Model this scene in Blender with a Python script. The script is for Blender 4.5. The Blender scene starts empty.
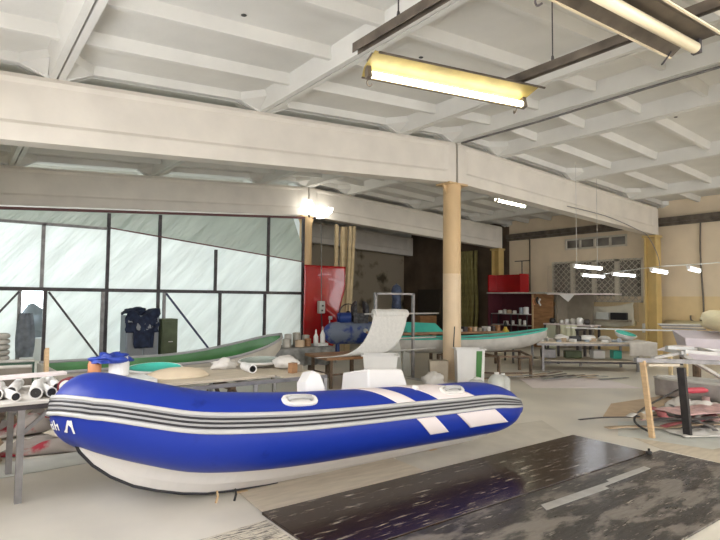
import bpy, bmesh, math, random
from mathutils import Vector, Matrix, Quaternion, noise
random.seed(7)
C = bpy.context.scene.collection
R = math.radians
H = 1.65

# ------------------------------------------------------------------ materials
MATS = {}
def mat(name, col, rough=.6, metal=0, var=.06, scale=4, bump=0, bscale=30, col2=None, spec=.5, coat=0, detail=6, stretch=None, lo=.4, hi=.6, lo_r=None):
    if name in MATS: return MATS[name]
    m = bpy.data.materials.new(name); m.use_nodes = True
    nt = m.node_tree; b = nt.nodes['Principled BSDF']
    b.inputs['Roughness'].default_value = rough; b.inputs['Metallic'].default_value = metal
    b.inputs['Specular IOR Level'].default_value = spec; b.inputs['Coat Weight'].default_value = coat
    tc = nt.nodes.new('ShaderNodeTexCoord'); mp = nt.nodes.new('ShaderNodeMapping')
    nt.links.new(tc.outputs['Object'], mp.inputs[0])
    if stretch: mp.inputs['Scale'].default_value = stretch
    n = nt.nodes.new('ShaderNodeTexNoise'); n.inputs['Scale'].default_value = scale; n.inputs['Detail'].default_value = detail
    nt.links.new(mp.outputs[0], n.inputs['Vector'])
    r = nt.nodes.new('ShaderNodeValToRGB'); nt.links.new(n.outputs['Fac'], r.inputs[0])
    c2 = col2 or tuple(max(0, c * (1 - var * 2.2)) for c in col)
    r.color_ramp.elements[0].position = lo; r.color_ramp.elements[1].position = hi
    if not col2: r.color_ramp.elements[0].position = .3; r.color_ramp.elements[1].position = .7
    r.color_ramp.elements[0].color = (*c2, 1); r.color_ramp.elements[1].color = (*col, 1)
    nt.links.new(r.outputs[0], b.inputs['Base Color'])
    if bump:
        bn = nt.nodes.new('ShaderNodeTexNoise'); bn.inputs['Scale'].default_value = bscale; bn.inputs['Detail'].default_value = 8
        nt.links.new(mp.outputs[0], bn.inputs['Vector'])
        bp = nt.nodes.new('ShaderNodeBump'); bp.inputs['Strength'].default_value = bump; bp.inputs['Distance'].default_value = .02
        nt.links.new(bn.outputs['Fac'], bp.inputs['Height']); nt.links.new(bp.outputs[0], b.inputs['Normal'])
    if lo_r is not None:
        rr = nt.nodes.new('ShaderNodeMapRange'); rr.inputs[3].default_value = lo_r; rr.inputs[4].default_value = rough
        rr.inputs[1].default_value = .35; rr.inputs[2].default_value = .65
        nt.links.new(n.outputs['Fac'], rr.inputs[0]); nt.links.new(rr.outputs[0], b.inputs['Roughness'])
    MATS[name] = m; return m
def glow(name, col, s):
    if name in MATS: return MATS[name]
    m = bpy.data.materials.new(name); m.use_nodes = True; nt = m.node_tree; nt.nodes.clear()
    e = nt.nodes.new('ShaderNodeEmission'); e.inputs[0].default_value = (*col, 1); e.inputs[1].default_value = s
    o = nt.nodes.new('ShaderNodeOutputMaterial'); nt.links.new(e.outputs[0], o.inputs[0])
    MATS[name] = m; return m
def film(name, col, trans=.7, clear=0, gloss=.08):
    if name in MATS: return MATS[name]
    m = bpy.data.materials.new(name); m.use_nodes = True; nt = m.node_tree; nt.nodes.clear(); N = nt.nodes.new; L = nt.links.new
    tc = N('ShaderNodeTexCoord'); mp = N('ShaderNodeMapping'); mp.vector_type = 'TEXTURE'; mp.inputs['Rotation'].default_value = (0, .75, 0); mp.inputs['Scale'].default_value = (.28, 1, 1.6)
    L(tc.outputs['Object'], mp.inputs[0])
    n = N('ShaderNodeTexNoise'); n.inputs['Scale'].default_value = 2; n.inputs['Detail'].default_value = 5; L(mp.outputs[0], n.inputs['Vector'])
    bp = N('ShaderNodeBump'); bp.inputs['Strength'].default_value = 1.0; bp.inputs['Distance'].default_value = .05; L(n.outputs['Fac'], bp.inputs['Height'])
    n2 = N('ShaderNodeTexNoise'); n2.inputs['Scale'].default_value = .9; n2.inputs['Detail'].default_value = 3; L(mp.outputs[0], n2.inputs['Vector'])
    rp = N('ShaderNodeValToRGB'); rp.color_ramp.elements[0].position = .35; rp.color_ramp.elements[1].position = .65
    rp.color_ramp.elements[0].color = (*[c * .84 for c in col], 1); rp.color_ramp.elements[1].color = (*col, 1); L(n2.outputs['Fac'], rp.inputs[0])
    t = N('ShaderNodeBsdfTranslucent'); d = N('ShaderNodeBsdfDiffuse'); g = N('ShaderNodeBsdfGlossy'); g.inputs['Roughness'].default_value = .25
    for x in (t, d): L(rp.outputs[0], x.inputs['Color'])
    for x in (t, d, g): L(bp.outputs[0], x.inputs['Normal'])
    a = N('ShaderNodeMixShader'); a.inputs[0].default_value = trans; L(d.outputs[0], a.inputs[1]); L(t.outputs[0], a.inputs[2])
    b = N('ShaderNodeMixShader'); b.inputs[0].default_value = gloss; L(a.outputs[0], b.inputs[1]); L(g.outputs[0], b.inputs[2])
    o = N('ShaderNodeOutputMaterial')
    if clear:
        tr = N('ShaderNodeBsdfTransparent'); c = N('ShaderNodeMixShader'); c.inputs[0].default_value = clear
        L(b.outputs[0], c.inputs[1]); L(tr.outputs[0], c.inputs[2]); L(c.outputs[0], o.inputs[0])
    else: L(b.outputs[0], o.inputs[0])
    MATS[name] = m; return m

# ------------------------------------------------------------------ mesh building
class MB:
    def __init__(s): s.v = []; s.f = []
    def add(s, vs, fs):
        n = len(s.v); s.v += [Vector(p) for p in vs]; s.f += [tuple(i + n for i in f) for f in fs]; return s
    def box(s, x0, y0, z0, x1, y1, z1):
        v = [(x, y, z) for z in (z0, z1) for y in (y0, y1) for x in (x0, x1)]
        return s.add(v, [(0, 2, 3, 1), (4, 5, 7, 6), (0, 1, 5, 4), (2, 6, 7, 3), (0, 4, 6, 2), (1, 3, 7, 5)])
    def obox(s, c, size, rz=0, rx=0, ry=0):
        M = Matrix.Translation(c) @ Matrix.Rotation(rz, 4, 'Z') @ Matrix.Rotation(ry, 4, 'Y') @ Matrix.Rotation(rx, 4, 'X')
        a, b, d = [q / 2 for q in size]
        v = [M @ Vector((x, y, z)) for z in (-d, d) for y in (-b, b) for x in (-a, a)]
        return s.add(v, [(0, 2, 3, 1), (4, 5, 7, 6), (0, 1, 5, 4), (2, 6, 7, 3), (0, 4, 6, 2), (1, 3, 7, 5)])
    def bar(s, p, q, w, h=None, up=(0, 0, 1)):
        h = h or w; p = Vector(p); q = Vector(q); t = (q - p).normalized(); u = Vector(up)
        if abs(t.dot(u)) > .95: u = Vector((1, 0, 0))
        a = t.cross(u).normalized(); b = a.cross(t)
        v = [e + a * (i * w / 2) + b * (j * h / 2) for e in (p, q) for i, j in ((-1, -1), (1, -1), (1, 1), (-1, 1))]
        return s.add(v, [(0, 1, 2, 3), (7, 6, 5, 4), (0, 4, 5, 1), (1, 5, 6, 2), (2, 6, 7, 3), (3, 7, 4, 0)])
    def tube(s, pts, r, n=10, caps=True):
        pts = [Vector(p) for p in pts]; rs = r if isinstance(r, (list, tuple)) else [r] * len(pts)
        t0 = (pts[1] - pts[0]).normalized(); u = Vector((0, 0, 1)) if abs(t0.z) < .9 else Vector((1, 0, 0))
        a = t0.cross(u).normalized(); vs = []
        for i, p in enumerate(pts):
            t = (pts[min(i + 1, len(pts) - 1)] - pts[max(i - 1, 0)]).normalized()
            a = (a - t * a.dot(t)).normalized(); b = t.cross(a)
            vs += [p + (a * math.cos(2 * math.pi * k / n) + b * math.sin(2 * math.pi * k / n)) * rs[i] for k in range(n)]
        fs = [(i * n + k, i * n + (k + 1) % n, (i + 1) * n + (k + 1) % n, (i + 1) * n + k) for i in range(len(pts) - 1) for k in range(n)]
        if caps: fs += [tuple(range(n))[::-1], tuple(range((len(pts) - 1) * n, len(pts) * n))]
        return s.add(vs, fs)
    def cyl(s, p, q, r, n=16, r2=None): return s.tube([p, q], [r, r if r2 is None else r2], n)
    def ring(s, p, q, ro, ri, n=16):
        p = Vector(p); q = Vector(q); t = (q - p).normalized(); u = Vector((0, 0, 1)) if abs(t.z) < .9 else Vector((1, 0, 0))
        a = t.cross(u).normalized(); b = t.cross(a); vs = []
        for e, rr in ((p, ro), (q, ro), (q, ri), (p, ri)):
            vs += [e + (a * math.cos(2 * math.pi * k / n) + b * math.sin(2 * math.pi * k / n)) * rr for k in range(n)]
        return s.add(vs, [(i * n + k, i * n + (k + 1) % n, ((i + 1) % 4) * n + (k + 1) % n, ((i + 1) % 4) * n + k) for i in range(4) for k in range(n)])
    def lathe(s, c, prof, n=20, sx=1, sy=1):
        vs = [(c[0] + r * math.cos(2 * math.pi * k / n) * sx, c[1] + r * math.sin(2 * math.pi * k / n) * sy, c[2] + z) for r, z in prof for k in range(n)]
        fs = [(i * n + k, i * n + (k + 1) % n, (i + 1) * n + (k + 1) % n, (i + 1) * n + k) for i in range(len(prof) - 1) for k in range(n)]
        fs += [tuple(range(n))[::-1], tuple(range((len(prof) - 1) * n, len(prof) * n))]
        return s.add(vs, fs)
    def loft(s, secs, closed=True, caps=True):
        n = len(secs[0]); vs = [p for q in secs for p in q]; m = n if closed else n - 1
        fs = [(i * n + k, i * n + (k + 1) % n, (i + 1) * n + (k + 1) % n, (i + 1) * n + k) for i in range(len(secs) - 1) for k in range(m)]
        if caps and closed: fs += [tuple(range(n))[::-1], tuple(range((len(secs) - 1) * n, len(secs) * n))]
        return s.add(vs, fs)
    def grid(s, fn, nu, nv):
        vs = [fn(i / nu, j / nv) for i in range(nu + 1) for j in range(nv + 1)]; w = nv + 1
        return s.add(vs, [(i * w + j, (i + 1) * w + j, (i + 1) * w + j + 1, i * w + j + 1) for i in range(nu) for j in range(nv)])
    def prism(s, poly, axis, a, b):
        # polygon in the two other axes, extruded along axis
        def P(u, v, t): return {'x': (t, u, v), 'y': (u, t, v), 'z': (u, v, t)}[axis]
        n = len(poly); vs = [P(u, v, a) for u, v in poly] + [P(u, v, b) for u, v in poly]
        return s.add(vs, [tuple(range(n)), tuple(range(n, 2 * n))[::-1]] + [(i, (i + 1) % n, n + (i + 1) % n, n + i) for i in range(n)])
    def lump(s, c, r, k=.25, seed=0, n=14, m=9):
        # irregular pebble or crumple
        vs = []
        for i in range(m + 1):
            th = math.pi * i / m
            for j in range(n):
                ph = 2 * math.pi * j / n; d = Vector((math.sin(th) * math.cos(ph), math.sin(th) * math.sin(ph), math.cos(th)))
                f = 1 + k * noise.noise(d * 1.7 + Vector((seed * 3.1, seed, 0))) * 1.6
                z = d.z * r[2] * f
                vs.append((c[0] + d.x * r[0] * f, c[1] + d.y * r[1] * f, c[2] + max(z, -r[2] * .75)))
        fs = [(i * n + j, (i + 1) * n + j, (i + 1) * n + (j + 1) % n, i * n + (j + 1) % n) for i in range(m) for j in range(n)]
        return s.add(vs, fs)
    def build(s, name, m, parent=None, smooth=False, solid=0, bevel=0, sub=0, origin=None):
        me = bpy.data.meshes.new(name)
        if parent is not None:
            w = Vector((0, 0, 0)); q = parent
            while q: w += q.location; q = q.parent
            o0 = w
        elif origin is not None: o0 = Vector(origin)
        else:
            xs = [p.x for p in s.v]; ys = [p.y for p in s.v]
            o0 = Vector(((min(xs) + max(xs)) / 2, (min(ys) + max(ys)) / 2, min(p.z for p in s.v)))
        me.from_pydata([tuple(p - o0) for p in s.v], [], s.f)
        b = bmesh.new(); b.from_mesh(me); bmesh.ops.remove_doubles(b, verts=b.verts, dist=1e-5)
        bmesh.ops.recalc_face_normals(b, faces=b.faces); b.to_mesh(me); b.free()
        me.materials.append(m)
        o = bpy.data.objects.new(name, me); C.objects.link(o)
        if parent is not None: o.parent = parent
        else: o.location = o0
        if bevel:
            x = o.modifiers.new('b', 'BEVEL'); x.width = bevel; x.segments = 2; x.limit_method = 'ANGLE'; x.angle_limit = R(40)
        if solid:
            x = o.modifiers.new('s', 'SOLIDIFY'); x.thickness = solid; x.offset = 0
        if sub:
            x = o.modifiers.new('u', 'SUBSURF'); x.levels = sub; x.render_levels = sub
        if smooth: me.polygons.foreach_set('use_smooth', [True] * len(me.polygons))
        return o

def tag(o, label, cat, group=None, kind=None):
    o['label'] = label; o['category'] = cat
    if group: o['group'] = group
    if kind: o['kind'] = kind
    return o
def struct(o, label=None):
    o['kind'] = 'structure'
    if label: o['label'] = label
    return o
def thing(name, loc, label, cat, group=None):
    o = bpy.data.objects.new(name, None); o.empty_display_size = .1; C.objects.link(o); o.location = loc
    return tag(o, label, cat, group)
def dup(o, loc=None, rz=None, label=None, parent=None):
    c = o.copy(); C.objects.link(c)
    if parent is not None: c.parent = parent
    if loc is not None: c.location = loc
    if rz is not None: c.rotation_euler = (0, 0, rz)
    if label: c['label'] = label
    for ch in list(o.children):
        if ch.name in C.objects: dup(ch, parent=c)
    return c
def catmull(pts, n=6):
    P = [Vector(p) for p in pts]; out = []
    for i in range(len(P) - 1):
        a, b, c, d = P[max(i - 1, 0)], P[i], P[i + 1], P[min(i + 2, len(P) - 1)]
        for k in range(n):
            t = k / n
            out.append(.5 * ((2 * b) + (c - a) * t + (2 * a - 5 * b + 4 * c - d) * t * t + (3 * b - a - 3 * c + d) * t ** 3))
    out.append(P[-1]); return out
def lerp(a, b, t): return a + (b - a) * t
def interp(x, tab):
    tab = sorted(tab)
    if x <= tab[0][0]: return tab[0][1]
    for (a, b), (c, d) in zip(tab, tab[1:]):
        if x <= c: return b + (d - b) * (x - a) / (c - a)
    return tab[-1][1]

# ------------------------------------------------------------------ palette
concrete_white = mat('painted_concrete', (.74, .73, .685), .8, var=.05, scale=1.6, bump=.12, bscale=18)
beam_white = mat('painted_beam', (.75, .70, .62), .75, var=.05, scale=2.2, bump=.1, bscale=14)
floor_m = mat('concrete_floor', (.76, .715, .62), .55, var=.12, scale=.9, bump=.06, bscale=9, lo_r=.36)
wall_m = mat('plaster_wall', (.80, .67, .49), .85, var=.07, scale=1.1, bump=.08)
dado_m = mat('yellow_dado', (.80, .62, .34), .6, var=.07, scale=1.5)
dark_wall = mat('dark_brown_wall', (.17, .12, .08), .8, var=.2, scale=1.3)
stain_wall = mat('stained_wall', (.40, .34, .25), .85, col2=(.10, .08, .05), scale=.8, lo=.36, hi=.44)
white_wall = mat('white_wall', (.8, .82, .82), .8, var=.03)
col_y = mat('yellow_column_paint', (.66, .48, .19), .5, var=.1, scale=2)
col_m = mat('cream_column_paint', (.70, .49, .26), .5, var=.1, scale=2, stretch=(1, 1, .4))
col_low = mat('pale_column_paint', (.78, .60, .39), .45, var=.07, scale=2)
steel_dark = mat('dark_steel', (.09, .08, .085), .5, .4, var=.2, scale=8)
steel_brown = mat('brown_painted_steel', (.17, .14, .11), .45, .3, var=.25, scale=6)
steel_grey = mat('grey_steel', (.30, .29, .29), .45, .5, var=.15, scale=8)
steel_light = mat('light_steel', (.55, .54, .52), .4, .5, var=.1, scale=8)
rust = mat('rusty_steel', (.22, .15, .10), .7, .2, var=.3, scale=9)
blue_rib = mat('blue_tube_fabric', (.001, .014, .18), .42, var=.1, scale=3, spec=.32, bump=.02, bscale=60, col2=(.008, .03, .29), lo=.62, hi=.70)
white_gel = mat('white_gelcoat', (.74, .72, .70), .25, var=.02, scale=2)
white_patch = mat('off_white_patch', (.78, .70, .69), .5, var=.02)
strake_w = mat('strake_white', (.30, .30, .30), .45, var=.02)
black_r = mat('black_rubber', (.015, .015, .02), .5, var=.1)
green_in = mat('green_gelcoat', (.04, .20, .045), .35, var=.2, scale=3)
teal_m = mat('teal_gelcoat', (.06, .50, .40), .35, var=.08)
shell_m = mat('raw_fibreglass', (.55, .53, .48), .6, var=.12, scale=5)
red_m = mat('red_gelcoat', (.46, .012, .015), .22, var=.1, scale=2, coat=.3)
darkred = mat('dark_red_panel', (.10, .02, .03), .5)
comp_blue = mat('compressor_blue', (.02, .06, .28), .35, var=.15, scale=6)
dust_blue = mat('dusty_blue', (.20, .24, .34), .7, var=.3, scale=7)
wood = mat('raw_pine', (.62, .43, .24), .6, var=.12, scale=4, stretch=(1, 1, 8))
wood_y = mat('yellow_timber', (.70, .55, .32), .6, var=.12, scale=4)
ply = mat('brown_plywood', (.42, .22, .10), .5, var=.2, scale=3, stretch=(1, 1, 4))
taupe = mat('taupe_board', (.30, .26, .20), .6, var=.1)
cloth_grey = mat('dirty_grey_cloth', (.34, .34, .32), .9, var=.25, scale=7, bump=.3, bscale=12)
cloth_white = mat('white_cloth', (.72, .69, .64), .85, var=.08, scale=6, bump=.2)
glass_mat = mat('fibreglass_mat_cloth', (.76, .75, .71), .8, var=.05, scale=20, bump=.15, bscale=120)
plastic_w = mat('white_plastic', (.78, .77, .74), .35, var=.03)
plastic_milk = mat('milky_plastic', (.62, .63, .58), .4, var=.08)
beige_m = mat('beige_mould', (.62, .50, .36), .5, var=.1)
pinkcloth = mat('pink_fabric', (.70, .46, .44), .85, var=.2, scale=6)
redcloth = mat('red_fabric', (.50, .14, .15), .8, var=.2)
lilac = mat('pale_lilac_board', (.62, .56, .60), .6, var=.05)
yellow_pale = mat('pale_yellow_foam', (.74, .66, .42), .8, var=.06)
card = mat('cardboard', (.58, .44, .30), .8, var=.08)
card_pale = mat('pale_hardboard', (.64, .56, .44), .6, var=.1, scale=3, stretch=(1, 6, 1))
navy = mat('navy_cloth', (.03, .045, .10), .85, var=.3, scale=8)
greyblue = mat('grey_blue_metal', (.33, .38, .44), .5, .1)
olive = mat('olive_metal', (.10, .13, .06), .5, .1, var=.2)
glass_dark = mat('window_glass', (.22, .20, .17), .15, var=.3, scale=2)
tube_off = mat('unlit_tube', (.85, .74, .52), .3, var=.02)
amber = mat('aged_reflector', (.52, .40, .13), .4, var=.2, scale=6)
black_m = mat('black_plastic', (.02, .02, .02), .4)
orange_m = mat('orange_plastic', (.60, .26, .12), .5)
bluebag = mat('blue_plastic_bag', (.02, .06, .42), .4, var=.2, scale=12)
yellow_bottle = mat('yellow_bottle_plastic', (.60, .42, .05), .4)
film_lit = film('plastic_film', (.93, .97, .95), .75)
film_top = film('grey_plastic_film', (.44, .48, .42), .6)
film_clear = film('clear_drape_film', (.85, .78, .66), .3, .80, .12)
tube_on = glow('lit_tube', (1, .93, .68), 34)
tube_near = glow('lit_near_tube', (1, .93, .68), 11)
tube_cool = glow('lit_cool_tube', (.92, .95, 1), 14)
bulb_on = glow('lit_bulb', (1, .96, .88), 10)
day = glow('daylight_fill_glass', (.98, .98, 1.0), 8)
day_far = glow('daylit_far_window_glass', (.86, .97, 1.0), 5.2)

# ------------------------------------------------------------------ room geometry
XR, YB = 8.52, 7.97           # ridge line, near face of the first beam row
ZT, HB = 4.996, .866
SL, SR = .0688, .0472
def ztop(x): return ZT - (SL * (XR - x) if x < XR else SR * (x - XR))
XL, XW, Y0, YE = -.9, 18.0, -3.9, 20.4
ROWS = [-4.4, 1.5, 8.12, 14.12, 20.12]

struct(MB().box(XL - .3, Y0 - .3, -.2, XW + .3, YE + .3, 0).build('floor', floor_m, origin=(0, 0, 0)), 'pale grey dusty concrete floor')
# walls: right wall in upper plaster and lower yellow dado, with window holes
def wall_x(name, x, t, y0, y1, z0, z1, holes, m):
    b = MB(); ys = sorted({y0, y1, *[h[0] for h in holes], *[h[1] for h in holes]})
    for a, c in zip(ys, ys[1:]):
        hs = sorted([h for h in holes if h[0] < c - 1e-6 and h[1] > a + 1e-6], key=lambda h: h[2]); z = z0
        for h in hs: b.box(x, a, z, x + t, c, h[2]); z = h[3]
        b.box(x, a, z, x + t, c, z1)
    return struct(b.build(name, m, origin=(x, y0, 0)))
def wall_y(name, y, t, x0, x1, z0, z1, holes, m):
    b = MB(); xs = sorted({x0, x1, *[h[0] for h in holes], *[h[1] for h in holes]})
    for a, c in zip(xs, xs[1:]):
        hs = sorted([h for h in holes if h[0] < c - 1e-6 and h[1] > a + 1e-6], key=lambda h: h[2]); z = z0
        for h in hs: b.box(a, y, z, c, y + t, h[2]); z = h[3]
        b.box(a, y, z, c, y + t, z1)
    return struct(b.build(name, m, origin=(x0, y, 0)))
W1 = (8.70, 12.05, 1.62, 3.08); V1 = (9.2, 11.5, 3.5, 3.9)
o = wall_x('wall_right', XW, .3, Y0, 14.0, 1.82, 5.4, [W1, V1], wall_m); o['label'] = 'beige plaster upper right wall'
o = wall_x('wall_right', XW, .3, Y0, 14.0, 0, 1.82, [(8.70, 12.05, 1.62, 1.82)], dado_m); o['label'] = 'yellowish lower part of the right wall'
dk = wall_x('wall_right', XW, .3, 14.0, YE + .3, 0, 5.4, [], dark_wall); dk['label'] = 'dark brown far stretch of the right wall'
LH = [(-3.2, -.4, 1.2, 3.2), (.6, 3.4, 1.2, 3.2), (4.4, 7.2, 1.2, 3.2), (14.8, 19.2, .9, 3.3)]
wall_x('wall_left', XL - .3, .3, Y0, YE + .3, 0, 5.4, LH, wall_m)
BH = [(-.3, 3.9, .8, 3.4), (4.5, 8.0, .8, 3.4)]
wall_y('wall_back', YE, .3, XL, 8.6, 0, 5.4, BH, white_wall)
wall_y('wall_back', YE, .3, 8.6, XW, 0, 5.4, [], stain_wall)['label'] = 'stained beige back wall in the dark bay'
RH = [(x, x + 3.4, 1.0, 3.6) for x in (.4, 4.8, 9.2, 13.6)]
wall_y('wall_front', Y0 - .3, .3, XL, XW, 0, 5.4, RH, wall_m)
struct(MB().box(8.50, 14.35, 0, 8.62, YE, 4.9).build('wall_light_block', white_wall))  # wall added to keep the bright bay's light out of the dark bay
# daylight windows (panes emit light themselves in place of the day outside)
wn = 1
def day_window(x0, x1, y0, y1, z0, z1, m):
    global wn
    e = bpy.data.objects.new('window_%d' % wn, None); wn += 1; C.objects.link(e); e.location = ((x0 + x1) / 2, (y0 + y1) / 2, z0); e['kind'] = 'structure'
    f = MB(); dx, dy = x1 - x0, y1 - y0; along = dx > dy; L = max(dx, dy); k = max(2, round(L / 1.1))
    def seg(a, b, za, zb):
        if along: f.box(x0 + a, y0, za, x0 + b, y1, zb)
        else: f.box(x0, y0 + a, za, x1, y0 + b, zb)
    for i in range(k + 1):
        a = (L - .05) * i / k; seg(a, a + .05, z0, z1)
    seg(0, L, z0, z0 + .05); seg(0, L, z1 - .05, z1); seg(0, L, (z0 + z1) / 2 - .02, (z0 + z1) / 2 + .02)
    f.build('window_frame', plastic_w, e)
    if along: MB().box(x0 + .01, (y0 + y1) / 2 - .005, z0 + .01, x1 - .01, (y0 + y1) / 2 + .005, z1 - .01).build('pane', m, e)
    else: MB().box((x0 + x1) / 2 - .005, y0 + .01, z0 + .01, (x0 + x1) / 2 + .005, y1 - .01, z1 - .01).build('pane', m, e)
for h in LH: day_window(XL - .18, XL - .12, h[0], h[1], h[2], h[3], day if h[0] < 14 else day_far)
for h in BH: day_window(h[0], h[1], YE + .12, YE + .18, h[2], h[3], day_far)
for h in RH: day_window(h[0], h[1], Y0 - .18, Y0 - .12, h[2], h[3], day)  # unseen windows behind the camera, added for frontal fill light

# ceiling of ribbed concrete panels
cb = MB(); gap = .012
JX = [XL - .6, 1.02, 4.02, 7.02, XR, 10.02, 13.02, 16.02, XW + .3]
def shear(b, n0):
    for i in range(n0, len(b.v)): b.v[i].z += ztop(b.v[i].x)
for ya, yb in zip(ROWS, ROWS[1:]):
    ya2, yb2 = ya + .02, yb - .02
    for xa, xb in zip(JX, JX[1:]):
        n0 = len(cb.v); a, c = xa + gap, xb - gap
        cb.box(a, ya2, .27, c, yb2, .33)
        cb.prism([(a, 0), (a + .08, 0), (a + .15, .28), (a, .28)], 'y', ya2, yb2)
        cb.prism([(c, 0), (c, .28), (c - .15, .28), (c - .08, 0)], 'y', ya2, yb2)
        L = yb2 - ya2
        for k in range(1, 6):
            y = ya2 + L * k / 6
            cb.prism([(y - .035, .12), (y + .035, .12), (y + .08, .28), (y - .08, .28)], 'x', a + .1, c - .1)
        hz = min(.42, (c - a) * .3)
        for y, s in ((ya2, 1), (yb2, -1)):
            cb.prism([(a, 0), (a + .12, 0), (a + hz, .14), (c - hz, .14), (c - .12, 0), (c, 0), (c, .28), (a, .28)], 'y', y, y + s * .1)
            # corner gussets
            for xx, d in ((a, 1), (c, -1)):
                cb.add([(xx + d * .10, y + s * .1, .02), (xx + d * hz, y + s * .1, .14), (xx + d * .12, y + s * .42, .16), (xx + d * .10, y + s * .1, .28), (xx + d * hz, y + s * .1, .28), (xx + d * .12, y + s * .42, .28)],
                       [(0, 1, 2), (3, 5, 4), (0, 3, 4, 1), (1, 4, 5, 2), (2, 5, 3, 0)])
        shear(cb, n0)
        if xa < XR < xb: pass
cb.box(XL - .6, Y0 - .4, 5.7, XW + .4, YE + .4, 5.8)
ceil = struct(cb.build('ceiling', concrete_white, origin=(0, 0, 0)), 'white painted ribbed concrete roof panels')

# beams: double pitch, one half each side of the ridge column
def beam(xa, xb, y, label):
    w = .15; b = MB()
    def sec(x, solid):
        zt = ztop(x); k = .0 if solid else .035
        pr = [(-w + .03, 0), (w - .03, 0), (w, -.06), (w - k, -.12), (w - k, -HB + .27), (w, -HB + .22), (w, -HB), (-w, -HB), (-w, -HB + .22), (-w + k, -HB + .27), (-w + k, -.12), (-w, -.06)]
        return [(x, y + p, zt + q) for p, q in pr]
    d = .22
    b.loft([sec(xa, 1), sec(xa + d, 1), sec(xa + d + .12, 0), sec(xb - d - .12, 0), sec(xb - d, 1), sec(xb, 1)])
    return struct(b.build('ceiling_beam', beam_white), label)
for i, y in enumerate(ROWS):
    if i == 4: y -= .75
    nm = ['rear', 'front', 'nearest', 'second', 'farthest'][i]
    beam(XL, XR - .03, y, 'left half of the %s white concrete roof beam' % nm)
    beam(XR + .03, 17.52, y, 'right half of the %s white concrete roof beam' % nm)

# columns
def column(x, y, r=.19, lo=True, label=''):
    e = bpy.data.objects.new('column', None); C.objects.link(e); e.location = (x, y, 0); struct(e, label)
    zt = ztop(x) - HB - .01
    MB().cyl((x, y, 0), (x, y, 2.2), r, 28).build('shaft_base', col_low if lo else col_m, e, smooth=False)
    MB().cyl((x, y, 2.2), (x, y, zt - .03), r * .99, 28).build('shaft', col_m, e)
    MB().box(x - .28, y - .2, zt - .04, x + .28, y + .2, zt).prism([(x - .28, zt - .04), (x - .16, zt - .04), (x - .16, zt - .3)], 'y', y - .02, y + .02).prism([(x + .28, zt - .04), (x + .16, zt - .3), (x + .16, zt - .04)], 'y', y - .02, y + .02).build('bracket', col_m, e)
column(XR, 8.12, label='round cream column in the middle of the hall')
column(XR, 14.12, lo=False, label='round tan column at the end of the plastic partition')
for y in (1.5, 8.12, 14.12):
    xx = 17.42; b = MB()
    for d in (-.16, .16): b.box(xx - .16, y + d - .02, 0, xx + .16, y + d + .02, ztop(xx) - HB - .01)
    b.box(xx - .02, y - .15, 0, xx + .02, y + .15, ztop(xx) - HB - .01)
    b.box(xx - .2, y - .22, ztop(xx) - HB - .08, xx + .2, y + .22, ztop(xx) - HB - .01)
    struct(b.build('column', col_y), 'yellow steel column against the right wall, %s' % {1.5: "nearest", 8.12: 'by the barred window', 14.12: 'beside the red cabinet'}[y])
struct(MB().box(17.78, Y0, 4.12, 17.98, 14.0, 4.28).box(17.82, Y0, 4.02, 17.9, 14.0, 4.12).build('trim_1', steel_brown), 'brown steel rail along the top of the right wall')
for x, y, rr in ((17.96, 13.0, .02), (17.96, 6.95, .025), (17.96, 8.5, .02)):
    z0 = {13.0: 2.0, 6.95: 1.25, 8.5: 1.0}[y]
    pts = [(x, y, 4.1), (x, y, z0 + .2), (x, y, z0)]
    if y == 6.95: pts = catmull([(x, y, 4.1), (x, y + .02, 3), (x, y - .03, 1.4), (x, y + .1, 1.05), (x - .02, y + .3, 1.1), (x - .02, y + .32, 1.25)], 6)
    tag(MB().tube(pts, rr, 8).build('conduit', steel_brown, smooth=True), {13.0: 'straight brown conduit running down the wall left of the vent window', 6.95: 'brown conduit with a hooked end on the right wall', 8.5: 'brown conduit beside the yellow column by the window'}[y], 'pipe')
tag(MB().tube([(17.85, 8.9, .95), (17.85, 12.9, .95)], .09, 12).build('heating_pipe', yellow_pale, smooth=True), 'thick lagged pipe running along the wall under the barred window', 'pipe')
tag(MB().tube([(17.85, 5.0, 1.0), (17.85, 7.95, 1.0)], .09, 12).build('heating_pipe', yellow_pale, smooth=True), 'thick lagged yellow pipe on the wall at the far right', 'pipe')

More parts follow.
